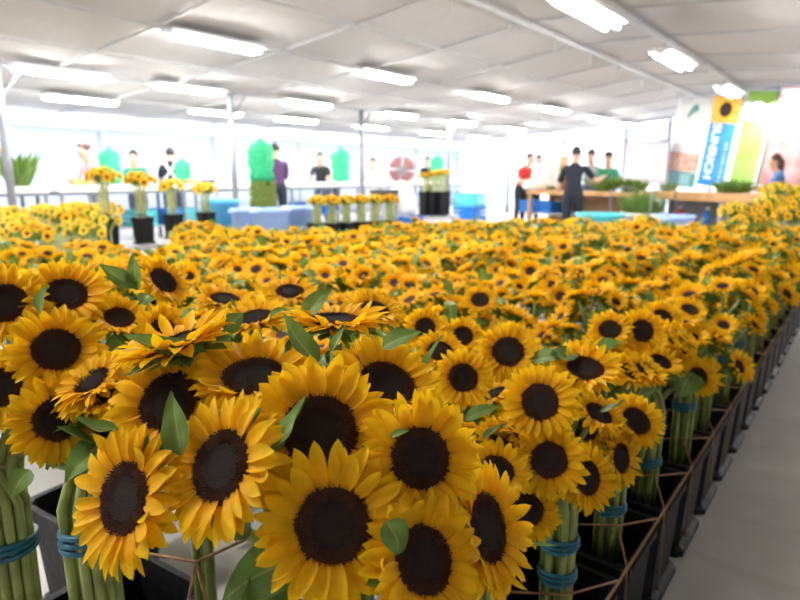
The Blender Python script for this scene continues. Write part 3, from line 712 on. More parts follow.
wall('wall_right', (XR, YB, 0), (XR, YF, 0), 0, 2.55, 'dimsheet', seg=30)
wall('wall_near', (XL, YB, 0), (XR, YB, 0), 0, 3.2, 'dimsheet', seg=30)
for k, x in enumerate((-9.2, -8.1, -6.9, -5.6, -4.2, -2.0)):
    trim(tn, [(x, YF-.08, 0), (x, YF-.08, ceil_z(x)-.1)], .05, 'steel'); tn += 1
trim(tn, [(-9.2, YF-.08, 2.35), (-2.0, YF-.08, 2.35)], .035, 'steel'); tn += 1
trim(tn, [(-9.2, YF-.08, 1.0), (-2.0, YF-.08, 1.0)], .03, 'steel'); tn += 1
# steel posts under the bench-side purlin
POST_Y = [(-9.4, 3.32), (-9.4, 7.05), (-9.4, 10.6), (-9.4, 14.2), (-9.4, 17.7)]
for k, (x, yy) in enumerate(POST_Y):
    t = thing('steel_post', '%s galvanised roof post along the work benches, counted from the near wall' % ORD[k], 'post', (x, yy, 0), 0, 'roof posts')
    zt = ceil_z(x)-.13
    mb = MB(); mb.tube([(0, 0, .01), (0, 0, zt)], .055, 14); mb.build('pole', M['steel'], t, True)
    mb = MB(); mb.box(-.11, .11, -.11, .11, 0, .012); mb.build('base_plate', M['steel'], t)
    mb = MB(); mb.box(-.13, .13, -.05, .05, zt-.02, zt+.01); mb.tube([(0, 0, zt-.45), (0, .34, zt)], .018, 6); mb.build('bracket', M['steel'], t)
# ------------------------------------------------------------------ lights
tl = None
def light(x, yy, z, lab, grp):
    global tl
    if tl is None:
        tl = thing('tube_light', lab, 'ceiling light', (x, yy, z), 0, grp)
        mb = MB(); mb.box(-.14, .14, -.64, .64, .035, .075); mb.add([(-.075, -.63, .035), (.075, -.63, .035), (.02, -.63, .0), (-.02, -.63, 0), (-.075, .63, .035), (.075, .63, .035), (.02, .63, 0), (-.02, .63, 0)], [(0,1,2,3),(7,6,5,4),(1,5,6,2),(4,0,3,7),(3,2,6,7)])
        mb.build('housing', M['whiteplastic'], tl)
        for s in (-1, 1):
            mb = MB(); mb.tube([(s*.06, -.6, .0), (s*.06, .6, .0)], .019, 10); mb.build('tube', M['tube'], tl, True)
        for s in (-1, 1):
            mb = MB(); mb.tube([(0, s*.45, .07), (0, s*.45, .16)], .006, 5); mb.build('hanger', M['steel'], tl)
        return tl
    return dup(tl, (x, yy, z), 0, lab, grp)
ROWS = [('over the aisle side of the flower field', -2.23, 2.6, [-.6, 2.5, 5.6, 8.5, 12.1, 15.2, 18.4]),  # first tube is out of view, added to brighten the near blooms
        ('between the flower field and the benches', -6.53, 2.75, [-1.6, 1.5, 4.75, 7.98, 11.4, 14.6, 17.6, 20.3]),  # unseen first tube, added for more light on the near bunches
        ('directly over the near edge of the work benches', -9.25, 2.58, [1.0, 4.1, 6.15, 8.8, 11.8, 14.6, 17.6]),
        ('beyond the work benches by the white wall', -11.3, 2.48, [2.4, 5.3, 8.1, 10.4, 13.2, 16.2, 19]),
        ('beyond the concrete aisle', 1.6, 2.68, [8.4, 12.6, 16.5])]
for nm, x, z, yl in ROWS:
    for q, yy in enumerate(yl): light(x, yy, z, '%s lit tube light of the row %s' % (ORD[q], nm), 'tube lights '+nm)
w = bpy.data.worlds.new('daylight'); sc.world = w; w.use_nodes = True
bg = w.node_tree.nodes['Background']; bg.inputs['Color'].default_value = (.88, .94, 1.0, 1); bg.inputs['Strength'].default_value = 3.6

# ------------------------------------------------------------------ background: benches, tubs, crates
def legs(t, hw, hl, h, m, r=.022):
    for sx in (-1, 1):
        for sy in (-1, 1):
            mb = MB(); mb.box(sx*hw-r, sx*hw+r, sy*hl-r, sy*hl+r, 0, h); mb.build('leg', M[m], t)
def bench(x, yy, hw, hl, h, lab, top='white', rz=0, grp=None, leg='steel'):
    t = thing('work_bench', lab, 'table', (x, yy, 0), rz, grp)
    mb = MB(); mb.box(-hw, hw, -hl, hl, h-.09, h); bevel(mb.build('table_top', M[top], t))
    mb = MB(); mb.box(-hw+.03, hw-.03, -hl+.03, hl-.03, h-.14, h-.09); mb.build('apron_frame', M[leg], t)
    legs(t, hw-.05, hl-.06, h-.10, leg)
    mb = MB(); mb.box(-hw+.06, hw-.06, -hl+.07, hl-.07, .30, .32); mb.build('shelf', M['greystuff'], t)
    return t
BY = [2.9, 5.25, 7.6, 9.95, 12.3, 14.65]
for q, yy in enumerate(BY): bench(-10.35, yy, .5, 1.12, 1.03, '%s white topped work bench in the long row by the white wall' % ORD[q], grp='white work benches')
def tub(x, y, z, r, h, m, lab, cat='tub', grp=None, ell=1.0, name='tub', water=None):
    t = thing(name, lab, cat, (x, y, z), 0, grp)
    mb = MB(); mb.lathe([(.02, .012), (r*.78, .012), (r*.96, h*.9), (r*.98, h-.01), (r*1.07, h), (r*1.07, h-.05), (r*1.0, h-.055), (r*.82, 0), (.02, 0)], 28)
    mb.v = [(a*ell, b, c) for a, b, c in mb.v]; mb.build('body', M[m], t, True)
    for s in (-1, 1):
        mb = MB(); mb.tube([(-.07, s*r*1.06, h-.03), (-.05, s*(r*1.06+.05), h-.04), (.05, s*(r*1.06+.05), h-.04), (.07, s*r*1.06, h-.03)], .012, 6); mb.build('handle', M[m], t, True)
    return t
def on(px, py, d, z=0.):              # where a thing stands that is seen at (px, py), depth d
    p = at(px, py, d); return (p.x, p.y, z)
for (px, d, r, h, m, lab) in ((271, 7.7, .23, .78, 'paleblue', 'large pale blue tub beside the steel post, next to the post'), (299, 8.3, .23, .78, 'paleblue', 'large pale blue tub next to the row of bunches in black pots'), (247, 8.5, .22, .74, 'paleblue', 'pale blue tub half behind the steel post'),
                              (221, 9.0, .26, .84, 'skyblue', 'sky blue tub below the flower tray, beside the steel post')):
    x, y, z = on(px, 215, d); tub(x, y, 0, r, h, m, lab, 'tub', 'blue tubs by the post')
def crate(x, y, z, hx, hy, h, m, lab, rz=0, grp=None):
    t = thing('crate', lab, 'crate', (x, y, z), rz, grp); mb = MB(); T = .012
    mb.box(-hx, hx, -hy, hy, 0, .015); mb.build('bottom', M[m], t)
    mb = MB()
    for (a, b, c, d) in ((-hx, hx, -hy, -hy+T), (-hx, hx, hy-T, hy), (-hx, -hx+T, -hy, hy), (hx-T, hx, -hy, hy)):
        for q in range(3): mb.box(a, b, c, d, .015+q*h/3, .015+q*h/3+h*.24)
    for sx in (-1, 1):
        for sy in (-1, 1): mb.box(sx*hx-.012*(sx > 0), sx*hx+.012*(sx < 0), sy*hy-.012*(sy > 0), sy*hy+.012*(sy < 0), 0, h)
    mb.build('sides', M[m], t)
    mb = MB(); e = .012
    mb.box(-hx-e, hx+e, -hy-e, -hy+T, h, h+.02).box(-hx-e, hx+e, hy-T, hy+e, h, h+.02).box(-hx-e, -hx+T, -hy, hy, h, h+.02).box(hx-T, hx+e, -hy, hy, h, h+.02); mb.build('rim', M[m], t)
    return t
for q, (px, d, z, m, lab) in enumerate(((50, 8.6, .32, 'bluecrate', 'blue crate on the bench shelf next to the pale flower block'), (72, 8.9, .32, 'bluecrate', 'blue crate on the bench shelf beside the first post'), (150, 10.3, .32, 'teal', 'teal crate on the bench shelf behind the tall bunches'), (188, 10.6, .32, 'bluecrate', 'blue crate on the bench shelf under the apron worker'), (205, 10.8, .32, 'teal', 'teal crate under the bench near the steel post'), (330, 13.0, .32, 'bluecrate', 'blue crate under the bench behind the potted bunches'), (352, 13.4, .32, 'bluecrate', 'blue crate under the bench beside the green net bag'))):
    yy = on(px, 200, d)[1]; crate(-10.25+.02*q, min(max(yy, 2.0+.0), 15), z, .26, .2, .26, m, lab, 0, 'crates under the benches')
x, y, _ = on(402, 217, 11.5); crate(x, y, 0, .32, .26, .42, 'bluecrate', 'blue crate on the floor beneath the white sack')
def sack(x, y, z, r, h, lab, m='cream'):
    mb = MB(); rr = random.Random(int(abs(x*100))); n = 22
    prof = [(.02, 0), (r*.9, .02), (r*1.06, h*.25), (r, h*.55), (r*.8, h*.82), (r*.42, h*.93), (.02, h)]
    mb.lathe(prof, n); mb.v = [(a*(1+.07*math.sin(3*math.atan2(b, a)+c*4)), b*(1+.07*math.cos(2*math.atan2(b, a))), c+(.03*math.sin(5*a/r) if .1 < c/h < .99 else 0)) for a, b, c in mb.v]
    t = thing('sack', lab, 'sack', (x, y, z)); mb.build('body', M[m], t, True)
    mb = MB(); mb.lathe([(r*.44, h*.90), (r*.25, h*.97), (r*.3, h*1.05), (r*.1, h*1.04)], 14); mb.build('gathered_neck', M[m], t, True)
    return t
sack(x, y, .44, .27, .62, 'white round sack standing on the blue crate', 'whiteplastic')
x, y, _ = on(384, 187, 11.0); tub(x, y, .72, .26, .22, 'darkmetal', 'black basin on a low stool behind the potted bunches', 'basin', name='basin')
t = thing('stool', 'low grey stool carrying the black basin', 'stool', (x, y, 0)); mb = MB(); mb.box(-.2, .2, -.2, .2, .68, .72); mb.build('seat', M['greystuff'], t); legs(t, .16, .16, .68, 'greystuff')
x, y, _ = on(470, 198, 15.5); crate(x, y, .42, .3, .3, .3, 'teal', 'teal crate atop another near the bright doorway', 0, 'teal crates by the doorway'); crate(x, y, .08, .32, .32, .32, 'bluecrate', 'lower blue crate near the bright doorway', 0, 'teal crates by the doorway')
t = thing('dolly', 'flat grey dolly under the stacked crates near the doorway', 'dolly', (x, y, 0)); mb = MB(); mb.box(-.36, .36, -.36, .36, .05, .08); mb.build('deck', M['greystuff'], t)
for sx in (-1, 1):
    for sy in (-1, 1): mb = MB(); mb.tube([(sx*.28-.02, sy*.28, .03), (sx*.28+.02, sy*.28, .03)], .03, 10); mb.build('wheel', M['darkmetal'], t)
def onx(px, X):
    d = fw+rt*((px-400)/FPX)+up*(125/FPX); s = X/d.x; return (X, d.y*s, 0)
# small clutter on the benches
for q, (yy, s, m, lab) in enumerate(((4.6, .1, 'wood', 'tan box on the bench below the apron worker'), (6.2, .09, 'ply', 'brown box on the bench by the steel post'), (6.6, .08, 'wood', 'orange box on the bench by the steel post'), (6.95, .07, 'darkmetal', 'dark tray on the bench by the steel post'))):
    mb = MB(); mb.box(-s, s, -s*1.4, s*1.4, 0, s*1.1); o = bevel(mb.build('box', M[m])); o.location = (-10.1, yy, 1.03); tag(o, lab, 'box', 'small boxes on the benches')
# ------------------------------------------------------------------ bunches of smaller blooms
def lod_mesh(seed, rd, pet, name='flower_head'):
    tv, tf, ta, tm = lod_template(seed, rd); keep = tm != 3; tf = tf[keep]; nvk = int(tf.max())+1; mb = MB(); mb.v = [tuple(p) for p in tv[:nvk]]; mb.f = [tuple(int(q) for q in f) for f in tf]; mb.a = list(ta[:nvk]); mb.mi = list(tm[keep])
    return mb.mesh(name, [M[pet], M['disc'], M['calyx']])
HB = [lod_mesh(50+i, .32, 'petal_pale') for i in range(3)]; HY = [lod_mesh(60+i, .40, 'petal') for i in range(3)]
def bunch(p, z_top, z_bot, width, n, heads, lab, grp, dia=.105, green=0, sr=.05):
    t = thing('sunflower_bunch', lab, 'flower bunch', (p[0], p[1], z_bot), 0, grp)
    Rd = width/2-dia*.25; H_ = z_top-z_bot; zc = H_-Rd*.62
    for k in range(n):
        a = math.acos(1-(k+.5)/n*1.05 if 1-(k+.5)/n*1.05 > -1 else -1); ph = k*2.39996
        d = V((math.sin(a)*math.cos(ph), math.sin(a)*math.sin(ph), math.cos(a)))
        m = Matrix.Translation(V((d.x*Rd, d.y*Rd, zc+d.z*Rd*.62))) @ frame_to((d+V((R.uniform(-.3, .3), R.uniform(-.3, .3), .1))), R.uniform(0, 6)).to_4x4() @ Matrix.Scale(dia/2*R.uniform(.85, 1.1), 4)
        link('flower_head', heads[k % 3], t, m)
    mb = MB()
    for k in range(9):
        a = k*2.4; rr = sr*math.sqrt((k+.3)/9); mb.tube([(rr*math.cos(a), rr*math.sin(a), 0), (rr*math.cos(a), rr*math.sin(a), zc-Rd*.55), (rr*2.2*math.cos(a), rr*2.2*math.sin(a), zc)], .011, 5, False)
    mb.build('stems', M['palestem'], t, True)
    mb = MB(); r = random.Random(n+int(100*abs(p[0])))
    for k in range(16+green):
        a, rr = r.uniform(0, 6.28), r.uniform(.3, 1.0)*Rd; b = V((rr*math.cos(a)*.5, rr*math.sin(a)*.5, zc-.05)); e = V((rr*1.12*math.cos(a), rr*1.12*math.sin(a), zc+Rd*.62*math.sqrt(max(0, 1-(rr/Rd)**2))+r.uniform(-.06, .035)))
        x = (e-b); y = V((-math.sin(a), math.cos(a), 0)); c = (b+e)/2+V((0, 0, .015))
        mb.add([b, c+y*.028, e, c-y*.028], [(0, 1, 2, 3)], [0, 1, .5, 1])
    mb.build('leaves', M['leaf'], t, True)
    mb = MB(); zt = (zc)*.45; mb.tube([(sr*1.1*math.cos(2*PI*i/12), sr*1.1*math.sin(2*PI*i/12), zt) for i in range(12)], .008, 5, False, True); mb.build('stem_tie', M['tape'], t)
    return t
def pot(p, z, lab, grp, w=.105, h=.3):
    t = thing('flower_pot', lab, 'bucket', (p[0], p[1], z), 0, grp)
    key = 'pot_body_%d' % int(h*100); me = bpy.data.meshes.get(key)
    if me is None: mb = bucket_mesh(w, w, h); me = mb.mesh(key, M['bucket'], False)
    link('body', me, t)
    mb = MB(); mb.box(-w-.012, w+.012, -.012, .012, h-.03, h-.015); mb.build('lug', M['bucket'], t); return t
def cart(x, y, hx, hy, z, lab, rz=0):
    t = thing('flat_cart', lab, 'cart', (x, y, 0), rz); mb = MB(); mb.box(-hx, hx, -hy, hy, z-.05, z); mb.build('deck', M['greystuff'], t)
    legs(t, hx-.06, hy-.06, z-.05, 'darkmetal', .02)
    for sx in (-1, 1):
        for sy in (-1, 1): mb = MB(); mb.tube([(sx*(hx-.06)-.018, sy*(hy-.06), .04), (sx*(hx-.06)+.018, sy*(hy-.06), .04)], .04, 12); mb.build('wheel', M['darkmetal'], t)
p = onx(-2, -9.98); bunch(p, 1.58, 1.03, .24, 5, HY, 'few yellow blooms on the bench end at the photo edge by the first post', None, .14, 0, .03)
# four tall bunches between the pale block and the tubs
pts = []
for q, (px, d, zt, n, w, lab) in enumerate(((105, 6.6, 1.27, 16, .40, 'wide yellow bunch, beside the pink-clothed worker, on the low cart'), (141, 6.9, 1.22, 14, .38, 'yellow bunch second along the low cart with several dark centres'), (172, 7.5, 1.13, 13, .34, 'yellow bunch third along the low cart, below the apron worker'), (205, 7.9, 1.09, 11, .34, 'yellow bunch beside the steel post on the low cart'))):
    p = on(px, 200, d); pts.append(V(p)); pot(p, .42, '%s black pot on the low cart under tall yellow bunches' % ORD[q], 'pots on the low cart'); bunch(p, zt, .45, w, n, HY if q < 2 else HB, lab, 'tall yellow bunches on the low cart', .115, 0, .055)
c = sum(pts, V((0, 0, 0)))/4; dv = pts[-1]-pts[0]
cart(c.x, c.y, dv.length/2+.22, .28, .42, 'low grey cart under the four tall yellow bunches', math.atan2(dv.y, dv.x))
# six bunches in black pots in front of the benches
pts = []
for q in range(6):
    p = on(317+14.6*q, 205, 7.6+.09*q); pts.append(V(p)); pot(p, .30, '%s black pot in the row of six, counted from the pale blue tubs' % ORD[q], 'row of six pots')
    bunch(p, .93, .33, .25, 9, HY if q % 2 else HB, '%s short yellow bunch in the row of six pots, counted from the pale blue tubs' % ORD[q], 'bunches in the row of six pots', .11)
c = sum(pts, V((0, 0, 0)))/6; dv = pts[-1]-pts[0]
cart(c.x, c.y, dv.length/2+.2, .24, .30, 'flat cart under the row of six potted bunches', math.atan2(dv.y, dv.x))
# the cart further off with dark buckets of orange flowers
pts = []
for q in range(6):
    p = on(424+8.5*(q % 3)+4*(q//3), 205, 12.6+.35*(q//3)); pts.append(V(p)); pot(p, .36, '%s dark bucket on the far cart by the red fan' % ORD[q], 'buckets on the far cart', .1, .5)
    bunch(p, 1.24+.03*(q % 3), .40, .24, 7, HY, '%s thin orange bunch on the far cart by the red fan' % ORD[q], 'bunches on the far cart', .10, 0, .03)
c = sum(pts, V((0, 0, 0)))/6; dv = pts[2]-pts[0]
cart(c.x, c.y, .5, .42, .36, 'dark wheeled cart beside the red fan', math.atan2(dv.y, dv.x))
# pale block beyond the gap
k = 0
for r_ in range(-1, 4):
    for q in range(8):
        x, y = -5.75-.44*q+.1*(r_ % 2), 2.15+.42*r_+.12*q
        px, py, d = proj((x, y, .8))
        if px < -25 or px > 112: continue
        bunch((x, y), .80+R.uniform(-.04, .05), .03, .40, 10, HB if (q+r_) % 3 else HY, '%s pale yellow bunch in the %s rank of the block before the first post' % (ORD[q], ORD[r_+1]), 'pale bunches before the first post', .115, 8, .06); k += 1
# domed bunches at the end of the aisle row
DOM = [(747, 236, 5.4, 'in the first rank, away from the aisle'), (783, 237, 5.3, 'in the first rank, next to the aisle'), (752, 222, 5.9, 'in the second rank beside the small outlying one'), (735, 211, 6.3, 'outlying on its own toward the blue tub'), (768, 212, 6.5, 'in the third rank, away from the aisle'), (793, 215, 6.2, 'in the third rank, next to the aisle'), (772, 202, 7.0, 'in the fourth rank, away from the aisle'), (798, 203, 6.9, 'in the fourth rank, next to the aisle'), (777, 189, 7.6, 'highest of all, below the seated worker'), (802, 192, 7.6, 'last one at the photo edge beside the seated worker')]
for q, (px, py, d, wh) in enumerate(DOM):
    p = at(px, py, d); bunch((p.x, p.y), p.z+.08, .02, .42 if q != 3 else .36, 22, HB if q in (3, 6, 8, 9) else HY, 'domed yellow bunch '+wh, 'domed bunches at the end of the aisle', .088, 34, .07)
# ------------------------------------------------------------------ counters, banners
def counter(p0, p1, depth, h, board, lab, top, panel, z_sh=.42):
    p0, p1 = V(p0), V(p1); d = p1-p0; L = d.length; c = (p0+p1)/2; rz = math.atan2(d.y, d.x)
    nn = V((-math.sin(rz), math.cos(rz), 0)); c = c+nn*depth/2
    t = thing('counter', lab, 'counter', (c.x, c.y, 0), rz); hx, hy = L/2, depth/2
    mb = MB(); mb.box(-hx, hx, -hy, hy, h-.04, h); bevel(mb.build('counter_top', M[top], t))
    mb = MB(); mb.box(-hx, hx, -hy-.02, -hy+.005, h-board, h-.005); mb.build('front_board', M[top], t)
    mb = MB(); mb.box(-hx+.05, hx-.05, -hy+.1, hy-.05, z_sh-.03, z_sh); mb.build('shelf', M['greystuff'], t)
    mb = MB(); mb.box(-hx+.02, hx-.02, hy-.04, hy-.015, .05, h-.05); mb.build('back_panel', M[panel], t)
    legs(t, hx-.05, hy-.06, h-.04, 'ply' if panel == 'ply' else 'greystuff', .035)
    mb = MB(); mb.box(-.03, .03, -hy+.03, -hy+.09, 0, h-.04); mb.build('leg', M['greystuff'], t); return t
a0, a1 = at(527, 192, 12.8), at(632, 194, 10.9)
CT = counter((a0.x, a0.y, 0), (a1.x, a1.y, 0), .8, .88, .07, 'wooden counter the black-shirted worker leans on', 'wood', 'ply')
b0, b1 = at(640, 190, 10.8), at(830, 200, 7.9)
counter((b0.x, b0.y, 0), (b1.x, b1.y, 0), .8, .92, .13, 'orange wood counter below the hanging banners', 'wood', 'greystuff', .40)
bd = V((b1.x-b0.x, b1.y-b0.y, 0)); brz = math.atan2(bd.y, bd.x); bn = V((-math.sin(brz), math.cos(brz), 0))
OFF = 4.4
o0, o1 = V((b0.x, b0.y, 0))+bn*OFF-bd*.3, V((b1.x, b1.y, 0))+bn*OFF+bd*.6
wall('wall_banner', (o0.x, o0.y, 0), (o1.x, o1.y, 0), 0, 3.05, 'wallsheet', seg=24)
# banners hang just in front of it
def on_wall(px, off=OFF-.15):            # ray through px hits the vertical plane of the banners
    d = fw+rt*((px-400)/FPX)+up*(125/FPX); q = V((b0.x, b0.y, 0))+bn*off
    s = (q-V((0, 0, 0))).dot(bn)/V((d.x, d.y, 0)).dot(bn); return V((d.x*s, d.y*s, 0))
def banner(px0, px1, z0, z1, lab, name, m):
    p0, p1 = on_wall(px0), on_wall(px1); c = (p0+p1)/2; L = (p1-p0).length
    t = thing(name, lab, 'banner', (c.x, c.y, z0), brz); t.rotation_euler = (0, .13, brz)
    n = 10; mb = MB(); vs = []
    for i in range(n+1):
        for j in range(9): vs.append((-L/2+L*i/n, .012*math.sin(i*1.3+j*.4), (z1-z0)*j/8))
    mb.add(vs, [(i*9+j, (i+1)*9+j, (i+1)*9+j+1, i*9+j+1) for i in range(n) for j in range(8)])
    o = mb.build('cloth', M[m], t, True); s = o.modifiers.new('thick', 'SOLIDIFY'); s.thickness = .004
    for z in (0, z1-z0): mb = MB(); mb.tube([(-L/2-.02, 0, z), (L/2+.02, 0, z)], .014, 8); mb.build('rod', M['whiteplastic'], t, True)
    return t, L
def panel(t, name, x0, x1, z0, z1, m, y=-.022):
    mb = MB(); mb.box(x0, x1, y, y+.003, z0, z1); return mb.build(name, M[m], t)
M['b_white'] = mat('banner_white', (.72, .72, .70), .6, .05, 3)
M['b_blue'] = mat('banner_blue', (.03, .26, .68), .6, .12, 2, col2=(.04, .38, .80))
M['b_green'] = mat('banner_green', (.32, .62, .08), .6, .10, 2, col2=(.42, .68, .18))
M['b_teal'] = mat('banner_teal', (.10, .30, .28), .6, .1, 4)
M['b_photo'] = mat('banner_rose_print', (.62, .22, .18), .6, .3, 7, col2=(.70, .52, .40))
M['b_orange'] = mat('banner_orange', (.80, .42, .08), .6, .2, 8)
M['b_pink'] = mat('banner_pink', (.62, .24, .24), .6, .15, 3, col2=(.72, .46, .46))
M['b_letters'] = mat('white_letters', (.85, .88, .9), .6)
M['b_pale'] = mat('pale_blue_print', (.45, .62, .75), .6)
ZB, ZT = .93, 3.0
t, L = banner(664, 695, ZB, ZT, 'white banner with rose-coloured picture and teal foot, beside the blue one', 'banner', 'b_white'); hgt = ZT-ZB
panel(t, 'print', -L/2+.01, L/2-.01, .02, .36, 'b_teal'); panel(t, 'print', -L/2+.01, L/2-.01, .37, .82, 'b_photo')
mb = MB()
for q in range(6):
    for s in (0, .5):
        z = .06+.045*q
        mb.box(-L/2+.05+s*L*.9, -L/2+.05+s*L*.9+L*.34, -.026, -.023, z, z+.018)
mb.build('small_print', M['b_pale'], t)
mb = MB(); mb.tube([(-.10, -.024, hgt-.42), (-.02, -.024, hgt-.30), (.03, -.024, hgt-.18), (.12, -.024, hgt-.14), (.14, -.024, hgt-.22), (.06, -.024, hgt-.30)], [.02, .05, .03, .045, .05, .02], 8); mb.v = [(a, -.024+(b+.024)*.06, c) for a, b, c in mb.v]; mb.build('leaf_logo', M['b_teal'], t)
t, L = banner(697, 726, ZB, ZT, 'blue banner with white upright lettering under a sunflower picture', 'banner', 'b_blue')
panel(t, 'print', -L/2+.005, L/2-.005, hgt-.62, hgt-.01, 'b_orange')
mb = MB(); mb.lathe([(.16, 0), (.15, .004), (.001, .006)], 24); mb.v = [(a, -.026-c, b+hgt-.32) for a, b, c in mb.v]; mb.cur = 0; mb.build('flower_disc', M['disc'], t)
mb = MB()
for i in range(22):
    a = 2*PI*i/22; c, s = math.cos(a), math.sin(a); b = hgt-.32
    mb.add([(.15*c-.02*s, -.0245, b+.15*s+.02*c), (.15*c+.02*s, -.0245, b+.15*s-.02*c), (.22*c+.02*s, -.0245, b+.22*s-.02*c), (.255*c, -.0245, b+.255*s), (.22*c-.02*s, -.0245, b+.22*s+.02*c)], [(0, 1, 2, 3, 4)], [.2, .2, .6, 1, .6])
mb.build('flower_petals', M['petal'], t)
def lettering(t, s, x, z, size, m, rot=True, bold=.0):
    cu = bpy.data.curves.new('lettering', 'FONT'); cu.body = s; cu.size = size; cu.extrude = .002; cu.offset = bold; cu.align_x = 'LEFT'; cu.align_y = 'CENTER'
    o = bpy.data.objects.new('lettering', cu); COL.objects.link(o); o.parent = t; o.data.materials.append(M[m])
    # letters stand on the banner face (-Y), running downwards
    mm_ = Matrix(((0, 1, 0), (0, 0, -1), (-1, 0, 0))) if rot else Matrix(((1, 0, 0), (0, 0, -1), (0, 1, 0)))
    m4 = Matrix.Translation((x, -.026, z)) @ mm_.to_4x4()
    dg = bpy.context.evaluated_depsgraph_get(); dg.update(); me = bpy.data.meshes.new_from_object(o.evaluated_get(dg)); bpy.data.objects.remove(o)
    return link('lettering', me, t, m4)
lettering(t, 'SUNRICH', -L*.17, hgt-.64, .30, 'b_letters', True, .008)
mb = MB()
for q in range(9): mb.box(L*.27-.035, L*.27+.035, -.026, -.024, .12+.105*q, .12+.105*q+(.07 if q % 3 else .045))
mb.build('small_print', M['b_pale'], t)
panel(t, 'edge_strip', L/2-.06, L/2-.005, .0, hgt-.62, 'b_white')
t, L = banner(729, 757, ZB, ZT, 'bright green banner between the blue and the pink ones', 'banner', 'b_green')
panel(t, 'edge_strip', L/2-.07, L/2-.005, .02, hgt-.3, 'b_letters'); panel(t, 'print', -L/2+.02, L/2-.08, hgt-.62, hgt-.30, 'b_letters')
t, L = banner(759, 800, ZB, ZT, 'pink banner at the photo edge behind the seated worker', 'banner', 'b_pink')
panel(t, 'print', -.02, .22, hgt-1.0, hgt-.25, 'b_pale'); panel(t, 'print', -L/2+.02, L/2-.02, hgt-.2, hgt-.05, 'b_letters')
p0, p1 = on_wall(622, OFF-.4), on_wall(667, OFF-.4)
t = thing('hanging_sheet', 'pale pink translucent sheet hanging beside the rose-picture banner', 'curtain', ((p0.x+p1.x)/2, (p0.y+p1.y)/2, .98), brz)
LL = (p1-p0).length; mb = MB(); vs = [(-LL/2+LL*i/14, .02*math.sin(i*1.7), 1.05*j/6) for i in range(15) for j in range(7)]
mb.add(vs, [(i*7+j, (i+1)*7+j, (i+1)*7+j+1, i*7+j+1) for i in range(14) for j in range(6)]); o = mb.build('sheet', M['pinksheet'], t, True); s = o.modifiers.new('thick', 'SOLIDIFY'); s.thickness = .004
mb = MB(); mb.tube([(-LL/2, 0, 1.05), (LL/2, 0, 1.05)], .02, 8); mb.build('rail', M['steel'], t)
mb = MB(); mb.tube([(-LL/2, 0, -.96), (-LL/2, 0, 1.6)], .03, 8); mb.tube([(LL/2, 0, -.96), (LL/2, 0, 1.6)], .03, 8); mb.tube([(-LL/2, 0, 1.6), (LL/2, 0, 1.6)], .03, 8); mb.build('frame', M['steel'], t)
# things on and under the counters
def greens(p, z, w, h, n, lab, lean=.5, grp=None):
    t = thing('greenery', lab, 'greenery', (p[0], p[1], z), brz, grp); r = random.Random(n+int(50*w)); mb = MB()
    for k in range(n):
        a = r.uniform(0, 6.28); b = V((r.uniform(-w*.75, w*.75), r.uniform(-.14, .14), 0)); L = h*r.uniform(.7, 1.25)
        d = V((math.cos(a)*lean, math.sin(a)*lean*.6, 1)).normalized(); y = V((-math.sin(a), math.cos(a), 0)); m_ = b+d*L*.5; e = b+d*L+V((math.cos(a), math.sin(a), -.4))*L*.15
        mb.add([b-y*.006, b+y*.006, m_+y*.02, e, m_-y*.02], [(0, 1, 2, 3, 4)], [.4, .4, .9, .8, .9])
    mb.build('leaves', M['leaf'], t)
    mb = MB(); mb.tube([(-w*.7, 0, .02), (w*.7, 0, .02)], .02, 6); mb.build('stems', M['stem'], t); return t
def on_ct(px, h, back=.4):
    q = on_wall(px, back-.0); return q
a_n = V((-(a1.y-a0.y), a1.x-a0.x, 0)).normalized()
def on_a(px, back=.4):
    d = fw+rt*((px-400)/FPX)+up*(125/FPX); q = V((a0.x, a0.y, 0))+a_n*back; s = q.dot(a_n)/V((d.x, d.y, 0)).dot(a_n); return V((d.x*s, d.y*s, 0))
greens(on_a(606), .88, .24, .34, 150, 'heap of cut greenery on the counter under the worker’s outstretched arm'.replace('’', ''), .9)
greens(on_a(635), .88, .2, .30, 130, 'heap of cut greenery on the counter below the pink sheet', .9)
greens(on_a(550), .88, .25, .14, 60, 'thin spread of greenery on the counter near the white sacks', 1.2)
greens(on_wall(671, .4), .92, .12, .18, 50, 'small tuft of greenery below the rose-picture banner', .9)
greens(on_wall(735, .4), .92, .34, .24, 150, 'low heap of greenery below the green banner', 1.1)
q = on_a(546, .45); sack(q.x, q.y, .88, .30, .62, 'large cream sack on the counter next to the worker in red'); q = on_a(532, .4); sack(q.x, q.y, .88, .2, .2, 'flat cream sack at the counter end')
q = on_a(563, .75); mb = MB(); mb.box(-.14, .14, -.02, .02, 0, .72); o = bevel(mb.build('board', M['ply'])); o.location = (q.x, q.y, .88); o.rotation_euler = (0, 0, brz); tag(o, 'upright brown board on the counter behind the black-shirted worker', 'board')
q = on_a(537, .35); crate(q.x, q.y, .42, .28, .2, .22, 'bluecrate', 'blue crate on the shelf under the cream sacks', math.atan2((a1-a0).y, (a1-a0).x))
q = on_a(550, .35); crate(q.x, q.y, .42, .22, .2, .2, 'bluecrate', 'blue crate on the shelf beside the black-shirted worker', math.atan2((a1-a0).y, (a1-a0).x))
q = on(599, 225, 9.7); tub(q[0], q[1], .40, .36, .2, 'teal', 'shallow teal basin in front of the brown counter', 'basin', name='basin')
t = thing('stool', 'low stool under the shallow teal basin', 'stool', (q[0], q[1], 0)); mb = MB(); mb.box(-.25, .25, -.25, .25, .36, .40); mb.build('seat', M['greystuff'], t); legs(t, .2, .2, .36, 'greystuff')
q = on(673, 225, 8.9); tub(q[0], q[1], 0, .28, .62, 'paleblue', 'round blue tub in front of the orange counter', 'tub', ell=1.0)
q = on(642, 210, 10.1); p = V(q)
